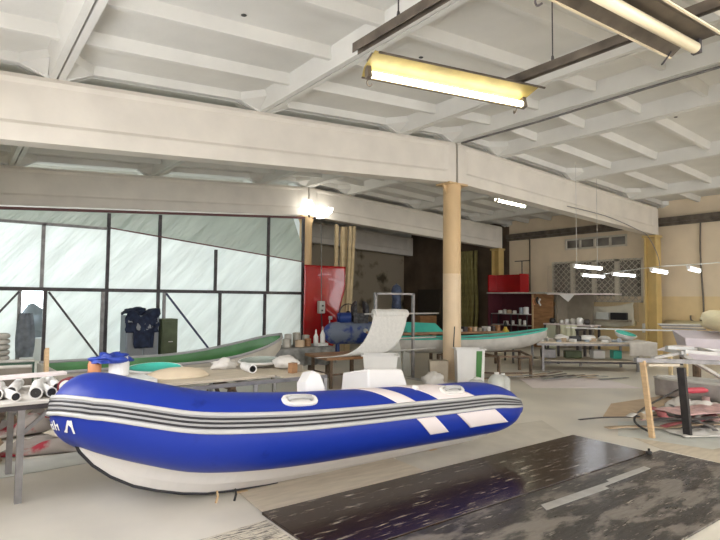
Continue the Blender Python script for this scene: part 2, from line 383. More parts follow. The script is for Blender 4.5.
# barred window and vent window
def grille_window(name, y0, y1, z0, z1, n, bars, label):
    e = bpy.data.objects.new(name, None); C.objects.link(e); e.location = (XW, (y0 + y1) / 2, z0); struct(e, label)
    f = MB()
    for i in range(n + 1):
        y = lerp(y0, y1 - .06, i / n); f.box(XW - .02, y - (.04 if 0 < i < n and bars else 0), z0, XW + .08, y + (.12 if 0 < i < n and bars else .06), z1)
    for z in (z0, z1 - .06): f.box(XW - .02, y0, z, XW + .08, y1, z + .06)
    f.build('window_frame', mat('old_window_paint', (.66, .61, .50), .6), e)
    MB().box(XW + .05, y0, z0, XW + .06, y1, z1).build('pane', glass_dark, e)
    if bars:
        g = MB()
        for i in range(n):
            a = lerp(y0, y1, i / n) + .08; c = lerp(y0, y1, (i + 1) / n) - .03; w = c - a
            for k in range(-3, 8):
                z = z0 + (z1 - z0) * k / 7
                for s in (1, -1):
                    p = [a, z if s > 0 else z + w]; q = [c, z + w if s > 0 else z]
                    # clip in height
                    def cl(p, q):
                        (ya, za), (yb, zb) = p, q
                        if max(za, zb) < z0 or min(za, zb) > z1: return None
                        def at(zz): return ya + (yb - ya) * (zz - za) / (zb - za)
                        P, Q = [ya, za], [yb, zb]
                        for T in (P, Q):
                            if T[1] < z0: T[0] = at(z0); T[1] = z0
                            if T[1] > z1: T[0] = at(z1); T[1] = z1
                        return P, Q
                    r = cl(p, q)
                    if r and abs(r[0][1] - r[1][1]) > .05: g.bar((XW - .03, r[0][0], r[0][1]), (XW - .03, r[1][0], r[1][1]), .018)
        g.build('security_bars', mat('pale_bars', (.50, .46, .38), .5), e)
grille_window('window_%d' % wn, *W1, 4, True, 'barred window in the right wall behind a plastic drape'); wn += 1
grille_window('window_%d' % wn, *V1, 4, False, 'low wide vent window high on the right wall')

# ------------------------------------------------------------------ plastic partition
YP = 13.9
def zu(x): return ztop(x) - HB - .05
def xpart(x): return x
par = bpy.data.objects.new('wall_partition', None); C.objects.link(par); par.location = (4, YP, 0); struct(par, 'steel framed partition skinned with milky plastic film')
def post(x, z0, z1, m=steel_dark, w=.07): MB().box(x - w / 2, YP - .04, z0, x + w / 2, YP + .04, z1).build('post', m, par)
RAIL = 1.80
for x, a, c, m in ((1.62, RAIL, 3.25, steel_grey), (2.96, 0, 3.62, steel_dark), (4.15, 0, 3.7, steel_dark), (5.62, RAIL, 2.92, steel_dark), (7.16, RAIL, 3.95, steel_dark), (8.3, 0, 4.0, steel_dark),
                   (1.22, 0, RAIL, steel_grey), (1.70, 0, RAIL, steel_dark), (2.88, 0, RAIL, steel_grey), (4.30, 0, RAIL, steel_grey), (5.76, 0, RAIL, steel_dark), (7.08, 0, RAIL, steel_dark), (-.3, 0, 3.4, steel_dark)): post(x, a, c, m)
MB().box(XL, YP - .05, RAIL - .04, 8.33, YP + .05, RAIL + .04).build('rail', steel_dark, par)
MB().prism([(XL, zu(XL) - .06), (8.33, zu(8.33) - .06), (8.33, zu(8.33)), (XL, zu(XL))], 'y', YP - .04, YP + .04).build('rail', mat('maroon_rail', (.14, .05, .05), .5), par)
MB().box(XL, YP - .04, 3.22, 2.96, YP + .04, 3.28).build('rail', steel_grey, par)
MB().bar((2.99, YP - .05, 3.27), (8.30, YP - .05, 2.72), .03, .03).build('rail', mat('maroon_rail', (.14, .05, .05), .5), par)
MB().bar((1.20, YP - .06, RAIL - .06), (.55, YP - .06, .9), .06, .04).build('brace', steel_dark, par)
MB().bar((1.76, YP - .06, RAIL - .06), (2.85, YP - .06, .2), .06, .04).build('brace', steel_dark, par)
MB().bar((4.33, YP - .06, RAIL - .06), (5.6, YP - .06, .15), .06, .04).build('brace', mat('indigo_steel', (.03, .035, .10), .5), par)
def pane_film(x0, x1, zb, zt_, m, seed, amp=.035, dy=.0):
    def fn(u, v):
        x = lerp(x0, x1, u); z = lerp(zb(x), zt_(x), v); sag = .5
        e = math.sin(math.pi * min(max(u, 0), 1)) ** .4 * math.sin(math.pi * v) ** .4
        q = noise.noise(Vector(((x - z * .9) * 3.2, (x + z) * .5, seed))) * .8 + noise.noise(Vector(((x - z * .8) * 8, (x + z) * .9, seed + 5))) * .35
        return (x, YP + dy + .02 + q * amp * 1.6 * e, z)
    return MB().grid(fn, 26, 26).build('plastic_film', m, par, smooth=True)
k = lambda c: (lambda x: c)
dz = lambda x: 3.27 - (x - 2.99) * (.55 / 5.31)
pane_film(XL, 1.62, k(RAIL), k(3.22), film_lit, 1); pane_film(1.62, 2.96, k(RAIL), k(3.22), film_lit, 2)
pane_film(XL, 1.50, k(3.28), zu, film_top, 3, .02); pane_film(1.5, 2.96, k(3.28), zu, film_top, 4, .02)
pane_film(2.96, 4.15, k(RAIL), dz, film_lit, 5); pane_film(4.15, 5.62, k(RAIL), dz, film_lit, 6); pane_film(5.62, 7.16, k(RAIL), dz, film_lit, 7); pane_film(7.16, 8.28, k(RAIL), dz, film_lit, 8)
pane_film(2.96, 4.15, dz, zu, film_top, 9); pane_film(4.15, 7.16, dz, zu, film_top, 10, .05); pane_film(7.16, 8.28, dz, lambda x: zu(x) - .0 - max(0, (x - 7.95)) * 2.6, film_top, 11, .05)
for a, c, s in ((XL, 1.22, 12), (1.70, 2.9, 13), (2.96, 4.13, 14), (4.2, 5.76, 15), (5.8, 7.1, 16), (7.1, 8.28, 17)):
    pane_film(a, c, k(.02), k(RAIL), film_lit, s, .025)

# lean-to wall panels filling above the partition line on the dark side are open: only the beam row shows there

# ------------------------------------------------------------------ camera
f_px = 547.25; cam = bpy.data.cameras.new('camera'); co = bpy.data.objects.new('camera', cam); C.objects.link(co)
cam.sensor_width = 36; cam.lens = f_px / 720 * 36; cam.clip_start = .05; cam.clip_end = 200
pit, yaw, rol = .0528337, .927957, .0094075
fw = Vector((math.cos(yaw) * math.cos(pit), math.sin(yaw) * math.cos(pit), math.sin(pit)))
rt = Vector((math.sin(yaw), -math.cos(yaw), 0)); up = rt.cross(fw)
r2 = rt * math.cos(rol) + up * math.sin(rol); u2 = r2.cross(fw)
Mx = Matrix((r2, u2, -fw)).transposed().to_4x4(); Mx.translation = (0, 0, H); co.matrix_world = Mx
bpy.context.scene.camera = co

# ------------------------------------------------------------------ floor coverings
def scratched(name, base, scr, rough, lo, sc=5, amt=.5, blot=None):
    m = bpy.data.materials.new(name); m.use_nodes = True; nt = m.node_tree; b = nt.nodes['Principled BSDF']; N = nt.nodes.new; L = nt.links.new
    tc = N('ShaderNodeTexCoord'); mp = N('ShaderNodeMapping'); mp.inputs['Scale'].default_value = (.7, 6, 1); mp.inputs['Rotation'].default_value = (0, 0, .06); L(tc.outputs['Object'], mp.inputs[0])
    n = N('ShaderNodeTexNoise'); n.inputs['Scale'].default_value = sc; n.inputs['Detail'].default_value = 10; n.inputs['Roughness'].default_value = .75; L(mp.outputs[0], n.inputs['Vector'])
    r = N('ShaderNodeValToRGB'); r.color_ramp.elements[0].position = amt; r.color_ramp.elements[1].position = amt + .07
    r.color_ramp.elements[0].color = (*base, 1); r.color_ramp.elements[1].color = (*scr, 1); L(n.outputs['Fac'], r.inputs[0])
    col = r.outputs[0]
    if blot:
        n2 = N('ShaderNodeTexNoise'); n2.inputs['Scale'].default_value = 1.8; n2.inputs['Detail'].default_value = 9; n2.inputs['Roughness'].default_value = .65
        m2 = N('ShaderNodeMapping'); m2.inputs['Scale'].default_value = (.8, 2.2, 1); L(tc.outputs['Object'], m2.inputs[0]); L(m2.outputs[0], n2.inputs['Vector'])
        r2 = N('ShaderNodeValToRGB'); r2.color_ramp.elements[0].position = .49; r2.color_ramp.elements[1].position = .56; L(n2.outputs['Fac'], r2.inputs[0])
        mx = N('ShaderNodeMixRGB'); mx.inputs[2].default_value = (*blot, 1); L(r2.outputs[0], mx.inputs[0]); L(col, mx.inputs[1])
        mu = N('ShaderNodeMixRGB'); mu.blend_type = 'ADD'; mu.inputs[0].default_value = .35; L(mx.outputs[0], mu.inputs[1]); L(r.outputs[0], mu.inputs[2]); col = mx.outputs[0]
    L(col, b.inputs['Base Color'])
    rr = N('ShaderNodeMapRange'); rr.inputs[1].default_value = .35; rr.inputs[2].default_value = .65; rr.inputs[3].default_value = lo; rr.inputs[4].default_value = rough
    L(n.outputs['Fac'], rr.inputs[0]); L(rr.outputs[0], b.inputs['Roughness'])
    bp = N('ShaderNodeBump'); bp.inputs['Strength'].default_value = .06; bp.inputs['Distance'].default_value = .01; L(n.outputs['Fac'], bp.inputs['Height']); L(bp.outputs[0], b.inputs['Normal'])
    return m
panel_a = scratched('glossy_brown_panel', (.032, .018, .012), (.44, .39, .33), .24, .12, 4, .575)
panel_b = scratched('worn_black_panel', (.032, .027, .024), (.44, .40, .35), .5, .25, 5, .57, (.17, .15, .13))
panel_c = scratched('resin_spattered_panel', (.05, .04, .035), (.66, .60, .48), .6, .35, 9, .44)
tag(MB().box(1.97, 2.93, .001, 6.15, 3.85, .022).build('floor_panel', panel_a, bevel=.003), 'glossy dark brown scratched panel on the floor beside the blue boat', 'panel', 'dark panels on the floor')
tag(MB().box(1.9, 1.75, .001, 6.33, 2.91, .02).build('floor_panel', panel_b, bevel=.003), 'worn black floor panel with grey blotches, nearest the viewer', 'panel', 'dark panels on the floor')
tag(MB().prism([(.9, 2.6), (1.93, 2.6), (1.94, 3.72), (1.46, 3.68), (.92, 3.66)], 'z', .001, .012).build('floor_panel', panel_c), 'resin spattered dark sheet at the bottom left of the glossy panel', 'panel', 'dark panels on the floor')
tag(MB().prism([(3.78, 2.60), (4.66, 2.58), (4.68, 2.63), (5.54, 2.64), (5.56, 2.71), (4.86, 2.71), (4.84, 2.67), (3.84, 2.69)], 'z', .0215, .026).build('metal_strip', steel_light), 'long silvery strip lying on the black floor panel', 'strip')
tag(MB().prism([(1.99, 3.87), (2.05, 4.75), (3.75, 4.62), (3.72, 3.9)], 'z', .001, .008).build('hardboard_sheet', card_pale), 'thin beige hardboard sheet on the floor under the blue boat', 'sheet')
tag(MB().prism([(3.6, 3.87), (3.62, 4.2), (3.9, 4.55), (4.6, 4.9), (6.6, 4.6), (6.1, 3.9)], 'z', .0015, .004).build('paper_sheet', mat('pale_paper', (.62, .58, .50), .7)), 'large pale paper sheet on the floor by the boat stern', 'sheet')
tag(MB().lathe((6.02, 2.88, .03), [(.03, 0), (.035, .02), (.03, .03), (.012, .035), (.012, .06)], 12).build('bolt_head', black_m), 'small black bolt head standing at the corner between the two dark panels', 'bolt')

# ------------------------------------------------------------------ inflatable boat
BX = 2.9; YK, PHI = 4.395, R(11)
def T(x, a, z): return Vector((x, YK - (a * math.cos(PHI) - z * math.sin(PHI)), z * math.cos(PHI) + a * math.sin(PHI)))
ctrl = [(5.04, .60, .37, .11), (4.93, .60, .375, .18), (4.72, .60, .39, .24), (4.4, .60, .42, .27), (3.9, .60, .435, .275), (3.3, .60, .455, .28), (2.7, .605, .475, .285), (2.2, .60, .50, .29), (1.8, .575, .535, .292), (1.5, .52, .58, .29), (1.25, .42, .66, .285), (1.04, .29, .74, .28), (.92, .14, .80, .275), (.89, 0, .815, .275)]
half = catmull([Vector((c[0], c[1], c[2])) for c in ctrl], 5)
rad = catmull([Vector((c[3], 0, 0)) for c in ctrl], 5)
rad = [r.x for r in rad]
path = half + [Vector((p.x, -p.y, p.z)) for p in half[-2::-1]]; rr_ = rad + rad[-2::-1]
# arc lengths
arc = [0]
for a, b in zip(path, path[1:]): arc.append(arc[-1] + (b - a).length)
def at_s(s):
    s = min(max(s, 0), arc[-1])
    for i in range(len(arc) - 1):
        if s <= arc[i + 1]:
            t = (s - arc[i]) / (arc[i + 1] - arc[i]); p = path[i].lerp(path[i + 1], t); break
    i0, i1 = max(i - 1, 0), min(i + 2, len(path) - 1)
    tg = (path[i1] - path[i0]).normalized()
    side = Vector((-tg.y, tg.x, 0)).normalized() * (1)
    # outward: away from the middle (3, 0)
    if side.dot(Vector((p.x - 3.0, p.y, 0))) < 0: side = -side
    return p, side, tg, lerp(rr_[i], rr_[i + 1], t)
def surf(s, th, off=0):
    p, sd, tg, r = at_s(s); u = sd.cross(tg); u = u if u.z > 0 else -u
    q = p + (sd * math.cos(th) + u * math.sin(th)) * (r + off); return T(*q)
def s_of_x(x):   # near side only
    for i in range(len(path) - 1):
        if path[i].x >= x >= path[i + 1].x: return lerp(arc[i], arc[i + 1], (path[i].x - x) / max(1e-6, path[i].x - path[i + 1].x))
    return 0
boat = thing('inflatable_boat', (BX, 4.6, 0), 'large rigid inflatable boat with blue tube, white hull and white stripes', 'boat')
S0, S1 = 0, arc[-1]
NS = 150; NT = 36
secs = [[surf(S0 + (S1 - S0) * i / NS, 2 * math.pi * k / NT) for k in range(NT)] for i in range(NS + 1)]
def cap(s, d):
    out = []
    for t in (.35, .65, .9):
        p, sd, tg, r = at_s(s); u = Vector((0, 0, 1)); q = []
        for k in range(NT):
            th = 2 * math.pi * k / NT
            q.append(T(*(p + Vector((d * .09 * math.sin(t * 1.57), 0, 0)) + (sd * math.cos(th) + u * math.sin(th)) * r * math.cos(t * 1.5))))
        out.append(q)
    return out
c0 = cap(0, 1)[::-1]; c1 = cap(S1, 1)
MB().loft(c0 + secs + c1).build('tube', blue_rib, boat, smooth=True)
def strip(name, m, s0, s1, th0, th1, off, n=150, nt=4, edge=None, flat=True, parent=None):
    b = MB()
    def fn(u, v):
        s = lerp(s0, s1, u); th = lerp(th0, th1, v); return surf(s, th, off)
    if edge: fn = edge
    b.grid(fn, n, nt)
    # thickness: add a lowered copy
    return b.build(name, m, parent or boat, smooth=True, solid=.006)
rub = strip('rubbing_strake', strake_w, .02, S1 - .02, R(-1), R(25), .012, nt=6)
for a, c in ((R(4.5), R(7.2)), (R(10.3), R(13)), (R(16), R(18.7))): strip('strake_line', black_r, .02, S1 - .02, a, c, .017, nt=1, parent=rub)
strip('strake_edge', mat('strake_edge_white', (.50, .50, .49), .4), .02, S1 - .02, R(21), R(26), .02, nt=2, parent=rub); strip('strake_edge', mat('strake_edge_white', (.50, .50, .49), .4), .02, S1 - .02, R(-2), R(3), .02, nt=2, parent=rub)
def band(xb0, xb1, xt0, xt1, ta, tb):
    # skewed patch: x limits vary with angle
    def fn(u, v):
        th = lerp(ta, tb, v); w = (math.degrees(th) + 40) / 130
        x = lerp(lerp(xb0, xt0, w), lerp(xb1, xt1, w), u); return surf(s_of_x(x), th, .004)
    return MB().grid(fn, 16, 14).build('stripe_patch', white_patch, boat, smooth=True, solid=.003)
band(3.56, 3.80, 2.80, 3.00, R(-38), R(-3)); band(3.56, 3.80, 2.80, 3.00, R(27), R(100))
band(4.10, 4.72, 3.25, 3.62, R(-36), R(-3)); band(4.10, 4.66, 3.28, 3.72, R(27), R(100))
# carrying handles, both sides
for sgn in (1, -1):
    for x in (2.22, 3.92):
        s = s_of_x(x); s = s if sgn > 0 else S1 - s
        def oval(dl, dt, off, k=20):
            return [surf(s + dl * math.copysign(abs(math.cos(2 * math.pi * i / k)) ** .6, math.cos(2 * math.pi * i / k)), R(47) + dt * math.copysign(abs(math.sin(2 * math.pi * i / k)) ** .7, math.sin(2 * math.pi * i / k)), off) for i in range(k)]
        h = MB().loft([oval(.155, R(12), .002), oval(.15, R(11.5), .022), oval(.12, R(8.5), .024), oval(.11, R(7), .008)]).build('handle', plastic_w, boat, smooth=False)
        MB().tube([surf(s - .10, R(47), .012), surf(s - .085, R(47), .036), surf(s, R(47), .04), surf(s + .085, R(47), .036), surf(s + .10, R(47), .012)], .018, 10).build('grip', mat('grey_grip', (.45, .45, .45), .5), h, smooth=True)
MB().tube([surf(s_of_x(3.5), R(62), -.01), surf(s_of_x(3.5), R(62), .02), surf(s_of_x(3.5), R(62), .03)], [.03, .03, .018], 12).build('valve', plastic_w, boat, smooth=True)
# white lettering low on the bow
def letter(name, s_c, segs, sc=.05):
    b = MB()
    for (x0, y0), (x1, y1), w in segs:
        dx, dy = x1 - x0, y1 - y0; L = math.hypot(dx, dy); nx, ny = -dy / L * w / 2, dx / L * w / 2; k = 4
        def fn(u, v):
            px = lerp(x0, x1, u) + nx * (2 * v - 1); py = lerp(y0, y1, u) + ny * (2 * v - 1)
            return surf(s_c - px * sc, R(-18) + py * sc / .28, .004)
        b.grid(fn, k, 1)
    b.build(name, plastic_w, boat, solid=.002)
sb = s_of_x(.93) + .02
letter('bow_lettering', sb + .00, [((0, -1), (.7, 1), .4), ((.7, 1), (1.4, -1), .4)], .045)
letter('bow_lettering', sb + .085, [((0, -.8), (0, 1), .35), ((0, .1), (.7, .1), .3), ((.8, -.8), (.8, .4), .35)], .042)
letter('bow_lettering', sb + .15, [((0, -.7), (.8, -.7), .3), ((0, .2), (.8, .2), .3), ((0, -.7), (0, .2), .3), ((.8, -.7), (.8, .9), .3)], .036)
# hull
hx = [4.8, 4.6, 4.0, 3.4, 2.8, 2.3, 2.0, 1.75, 1.55, 1.35, 1.18, 1.02, .90, .81, .76]
def kz(x): return interp(x, [(.76, .64), (.81, .52), (.90, .41), (1.02, .31), (1.18, .215), (1.35, .15), (1.55, .09), (1.75, .05), (2.0, .03), (2.3, .015), (2.8, .01), (5, .01)])
def cw(x): return interp(x, [(.76, .03), (.81, .07), (.90, .14), (1.02, .21), (1.18, .28), (1.35, .34), (1.55, .39), (1.75, .43), (2.0, .46), (2.3, .49), (2.8, .51), (5, .52)])
def cz(x): return interp(x, [(.76, .68), (1.02, .56), (1.24, .49), (1.55, .40), (2.0, .31), (2.8, .22), (3.6, .18), (5, .16)])
def tz(x): return interp(x, [(.76, .76), (1.08, .70), (1.5, .56), (2.2, .48), (3.3, .43), (5, .36)])
def hsec(x):
    k, w, c, t = kz(x), cw(x), cz(x), tz(x); L = []
    pr = [(0, k), (w * .33, lerp(k, c, .30)), (w * .36, lerp(k, c, .30) - .012 * (x > 1.1)), (w * .66, lerp(k, c, .62)), (w * .70, lerp(k, c, .62) - .012 * (x > 1.1)), (w, c), (w + .035 * min(1, max(0, x - .8) * 3), c + .01), (w + .02, t - .02), (w * .95, t)]
    return [T(x, a, z) for a, z in pr] + [T(x, -a, z) for a, z in pr[:0:-1]]
MB().loft([hsec(x) for x in sorted([lerp(a, b, t) for a, b in zip(hx, hx[1:]) for t in (0, .33, .66)] + [.76])]).build('hull', white_gel, boat, smooth=False)
kp = [T(x, 0, kz(x) - .001) for x in [.77, .79, .81, .85, .90, .96, 1.02, 1.10, 1.18, 1.26, 1.35, 1.55, 1.75, 2.0, 2.4]]
MB().tube(kp, [.013] * 14 + [.008], 8).build('keel_strip', black_r, boat, smooth=True)
# deck furniture inside the boat
MB().loft([[T(x, a * k, z) for a, z in ((.42, .0), (.42, h), (-.42, h), (-.42, 0))] for x, k, h, z0 in ((1.18, .5, .1, 0), (1.75, .95, .1, 0))]).v
fd = MB(); secs = []
for x, k, zt in ((1.25, .5, .66), (1.4, .75, .66), (1.7, .9, .64), (1.78, .9, .62)): secs.append([T(x, .40 * k, .5), T(x, .40 * k, zt), T(x, -.40 * k, zt), T(x, -.40 * k, .5)])
fd.loft(secs).build('bow_locker', white_gel, boat, bevel=.015)
def wedge(name, x0, x1, a0, a1, z0, z1, ins):
    b = MB(); lo = [T(x0, a0, z0), T(x1, a0, z0), T(x1, a1, z0), T(x0, a1, z0)]
    hi = [T(x0 + ins, a0 + ins * .5, z1), T(x1 - ins, a0 + ins * .5, z1 - .03), T(x1 - ins, a1 - ins * .5, z1 - .03), T(x0 + ins, a1 - ins * .5, z1)]
    return b.loft([lo, hi]).build(name, white_gel, boat, bevel=.02)
wedge('seat_box', 3.30, 3.93, -.30, .25, .40, .93, .09)
wedge('seat_box', 3.75, 4.4, -.25, .33, .40, .60, .05)
b = MB(); prof = [(2.58, .42), (2.78, .42), (2.80, .80), (2.76, .92), (2.68, .96), (2.60, .86)]
b.add([T(x, .30, z) for x, z in prof] + [T(x, .12, z) for x, z in prof], [tuple(range(6)), tuple(range(6, 12))[::-1]] + [(i, (i + 1) % 6, 6 + (i + 1) % 6, 6 + i) for i in range(6)])
b.build('steering_console', white_gel, boat, bevel=.015)
# keel chocks
for x in (2.05, 4.3):
    ck = MB(); zc = T(x, 0, kz(x)).z
    tag(MB().box(x - .05, 4.36, .0095, x + .05, 4.5, .0128).build('keel_pad', wood), 'thin wooden pad under the keel of the blue boat, %s' % ('toward its bow' if x < 3 else 'toward its stern'), 'block')
for i, (x, y) in enumerate(((1.78, 4.28), (1.92, 4.24))):
    tag(MB().tube([(x, y, 0), (x + .015, y, .05), (x + .02, y + .03, .085)], [.01, .01, .008], 8).build('wooden_peg', black_m if i else wood), ['short pale peg', 'short black peg'][i] + ' standing on the floor under the boat hull', 'peg')
# things standing beyond the bow
tag(MB().box(1.22, 5.62, .782, 1.70, 6.25, .835).build('white_slab', white_gel, bevel=.01), 'flat white slab lying on the left end of the mould table, behind the boat bow', 'slab')
tag(MB().lathe((1.44, 6.08, .836), [(.095, 0), (.10, .01), (.10, .17), (.09, .185), (.09, .20)], 18).build('white_jar', plastic_w), 'white plastic tub standing behind the bow of the blue boat', 'tub')
tag(MB().lathe((1.22, 6.15, .836), [(.05, 0), (.065, .03), (.065, .12), (.05, .16), (.02, .17)], 16).build('orange_can', orange_m, smooth=True), 'small orange can beside the white tub behind the boat bow', 'can')
tag(MB().lump((1.34, 6.03, 1.02), (.16, .09, .06), .6, 9, 26, 18).build('blue_bag', bluebag, smooth=True), 'crumpled blue plastic bag lying over the white tub', 'bag')

# ------------------------------------------------------------------ left trestle table with rolls
t = thing('steel_table', (.3, 5.6, 0), 'grey steel legged table at the left edge holding black and white rolls', 'table')
MB().box(-.6, 5.15, .775, .93, 6.1, .80).build('tabletop', cloth_white, t, bevel=.004)
MB().box(-.58, 5.16, .735, .91, 5.21, .774).box(-.58, 6.04, .735, .91, 6.09, .774).box(.86, 5.21, .735, .91, 6.04, .774).box(-.58, 5.21, .735, -.53, 6.04, .774).build('frame', steel_dark, t)
for x, y in ((.50, 5.19), (.50, 6.06), (-.5, 5.19), (-.5, 6.06)): MB().box(x - .025, y - .025, 0, x + .025, y + .025, .735).build('leg', steel_grey, t)
MB().bar((.52, 5.19, .55), (.72, 5.19, .735), .03).build('brace', steel_grey, t)
MB().bar((.52, 6.06, .55), (.72, 6.06, .735), .03).build('brace', steel_grey, t)
rolls = [(.33, 5.42, .06, 0, .1), (.46, 5.30, .045, 0, -.2), (.60, 5.33, .06, 0, .15), (.22, 5.30, .04, 0, .4), (.72, 5.36, .05, 0, -.1), (.45, 5.60, .05, 0, .2), (.80, 5.62, .05, 0, .0), (.63, 5.66, .045, 0, .25), (.10, 5.48, .05, 0, -.3)]
lab = ['second from the left', 'thin, near the front edge', 'thick, in the middle of the row', 'thin, at the left front corner', 'right of the thick one', 'in the back row at the left', 'at the right end of the back row', 'in the back row in the middle', 'at the far left']
for i, (x, y, r, z, a) in enumerate(rolls):
    e = thing('film_roll', (x, y, .80), 'white roll with a black hollow core, %s' % lab[i], 'roll', 'rolls on the left steel table')
    L = .5 if i != 4 else .35; d = Vector((math.sin(a), math.cos(a), 0)) * L; p = Vector((x, y - .1, .80 + r))
    r *= .85; p.z -= r * .15; MB().ring(p, p + d, r, r * .8, 20).build('sheet', plastic_w, e)
    MB().ring(p + d * .02, p + d * .99, r * .79, r * .04, 20).build('core', black_m, e)
e = thing('edge_tape_roll', (.84, 5.30, .80), 'dark red and white wound roll of tape at the right end of the steel table', 'roll')
p = Vector((.83, 5.27, .875)); d = Vector((.05, .1, 0))
MB().ring(p, p + d, .075, .06, 22).build('outer_wrap', mat('maroon_tape', (.22, .03, .04), .5), e); MB().ring(p, p + d * .98, .058, .035, 22).build('tape', plastic_w, e); MB().ring(p, p + d, .033, .02, 22).build('core', black_m, e)
tag(MB().obox((.60, 5.82, .925), (.62, .12, .03), R(8)).build('white_board', white_patch, bevel=.004), 'narrow white board lying across the rolls on the steel table', 'board')
tag(MB().tube(catmull([(.0, 5.25, .81), (.06, 5.2, .83), (.12, 5.5, .93), (.3, 5.8, .91)], 6), .012, 8).build('foam_strip', plastic_w, smooth=True), 'thin white foam strip curling over the rolls on the left table', 'strip')

# floor cloths at the left
def cloth(name, cx, cy, sx, sy, h, rz, m, seed, label, cat='cloth', z0=.004, fr=2.2, group=None):
    def fn(u, v):
        x = (u - .5) * sx; y = (v - .5) * sy; e = max(0, math.sin(math.pi * u) * math.sin(math.pi * v)) ** .35
        wob = 1 + .15 * noise.noise(Vector((u * 2, v * 2, seed)))
        q = abs(noise.noise(Vector((x * fr, y * fr, seed)))) * 1.4 + .4 * abs(noise.noise(Vector((x * fr * 3, y * fr * 3, seed + 9))))
        return (cx + (x * math.cos(rz) - y * math.sin(rz)) * wob, cy + (x * math.sin(rz) + y * math.cos(rz)) * wob, z0 + .003 + h * q * e)
    return tag(MB().grid(fn, 40, 30).build(name, m, smooth=True, solid=.004), label, cat, group)
multi = mat('red_grey_rag', (.34, .30, .27), .85, col2=(.36, .03, .05), scale=2.2, lo=.40, hi=.46)
floral = mat('green_patterned_cloth', (.62, .56, .44), .85, col2=(.12, .16, .10), scale=11, lo=.42, hi=.48)
cloth('dust_sheet', .75, 8.6, 2.6, 1.5, .03, .1, card_pale, 1, 'pale flat dust sheet on the floor beneath the green boat', z0=.002)
cloth('floor_cloth', .95, 7.9, 1.3, .7, .25, .2, multi, 2, 'crumpled red and grey cloth heap on the floor, farther one behind the steel table', z0=.03)
cloth('floor_cloth', 1.15, 6.85, 1.2, .7, .18, -.3, multi, 3, 'crumpled grey cloth with red patches on the floor near the boat bow', z0=.01)
cloth('patterned_cloth', 1.35, 7.0, .8, .5, .2, .4, floral, 4, 'green and white patterned cloth heaped on the floor behind the boat bow', z0=.12)
cloth('white_sheet', 1.0, 6.25, 1.7, .5, .02, .05, plastic_milk, 5, 'flat pale plastic sheet on the floor behind the steel table legs', z0=.002)
tag(MB().lump((.22, 6.62, .14), (.26, .3, .19), .35, 5, 18, 12).build('sack', card, smooth=True), 'brown slumped sack on the floor at the left edge', 'sack')
tag(MB().lump((.1, 7.15, .12), (.3, .2, .16), .3, 8, 16, 10).build('grey_bundle', cloth_grey, smooth=True), 'grey bundle of rags on the floor at the far left edge', 'bundle')

# ------------------------------------------------------------------ green boats
def open_boat(name, label, A, B, w, zb, zs, m_out, m_in, rim, tipA=.0, tipB=.0, dz=.0, lean=0, zA=0, zB=0, n=28):
    """open hull from A to B; w half width, zb keel height, zs sheer height; tip = sharpness"""
    A, B = Vector((*A, 0)), Vector((*B, 0)); d = (B - A).normalized(); sd = Vector((d.y, -d.x, 0)); L = (B - A).length
    e = thing(name, ((A + B) / 2).to_tuple(), label, 'boat')
    def prof(t, k, off):
        # k 0..1 around from one gunwale to the other
        ww = w
        if tipB and t > 1 - tipB: ww *= max(.03, math.sin(math.acos(min(1, (t - 1 + tipB) / tipB))) if t < 1 else .03)
        if tipA and t < tipA: ww *= max(.25, math.sqrt(max(0, 1 - ((tipA - t) / tipA) ** 2)))
        sh = zs + zA * (1 - t) ** 2 * 1.0 + zB * max(0, (t - .45) / .55) ** 2
        kb = zb + (zA * (1 - t) ** 3) + (zB * .9 * max(0, (t - .5) / .5) ** 1.8) + (.35 * (sh - zb) * max(0, (t - .8) / .2) ** 2 if tipB else 0)
        th = math.pi * (k - .5); a = math.sin(th); c = math.cos(th)
        aa = math.copysign(abs(a) ** .7, a)
        p = A + d * (L * t) + sd * (ww - off) * aa; p.z = sh - (sh - kb - off) * c ** .8; return p
    nt, nk = n, 14
    MB().grid(lambda u, v: prof(u, v, 0), nt, nk).build('hull', m_out, e, smooth=True)
    MB().grid(lambda u, v: prof(u, v, .025), nt, nk).build('interior', m_in, e, smooth=True)
    for k in (0, 1):
        pts = [prof(i / nt, k, .01) + Vector((0, 0, .005)) for i in range(nt + 1)]
        MB().tube(pts, .022, 8).build('gunwale', rim, e, smooth=True)
    if not tipA:
        MB().add([prof(0, i / 12, .0) for i in range(13)], [tuple(range(13))]).build('transom', m_out, e, solid=.05)
    return e
open_boat('green_boat', 'long narrow open boat, green inside, on supports before the plastic partition', (1.02, 7.80), (4.35, 7.95), .62, .40, .76, mat('beige_hull', (.50, .47, .40), .5, var=.1), green_in, strake_w, tipB=.45, zB=.30)
open_boat('green_hull_section', 'short dark green hull section behind the rolls table', (.2, 8.1), (.88, 8.0), .34, .40, .80, mat('grey_brown_hull', (.24, .21, .17), .6, var=.2), mat('dark_green', (.03, .09, .05), .4, var=.2), shell_m)
tag(MB().prism([(7.5, .62), (8.3, .62), (8.3, 1.02), (7.95, 1.06), (7.6, .98)], 'x', 1.0, 1.03).v and MB().prism([(7.35, .58), (7.48, .58), (7.52, 1.0), (7.40, 1.04)], 'x', .93, .97).build('transom_board', wood), 'upright wooden board at the square end of the long green boat', 'board')
for x, ls in ((1.5, 'near its square end'), (3.3, 'near its pointed end')):
    e = thing('trestle', (x, 7.8, 0), 'low wooden trestle under the long green boat, %s' % ls, 'trestle')
    zz = .40
    MB().box(x - .04, 7.4, zz - .07, x + .04, 8.2, zz).build('crossbar', rust, e)
    for y in (7.45, 8.15):
        for s in (-.15, .15): MB().bar((x + s, y, 0), (x + s * .2, y, zz - .07), .05).build('leg', rust, e)
e = thing('trestle', (.6, 8.0, 0), 'low wooden trestle under the short dark green hull section', 'trestle')
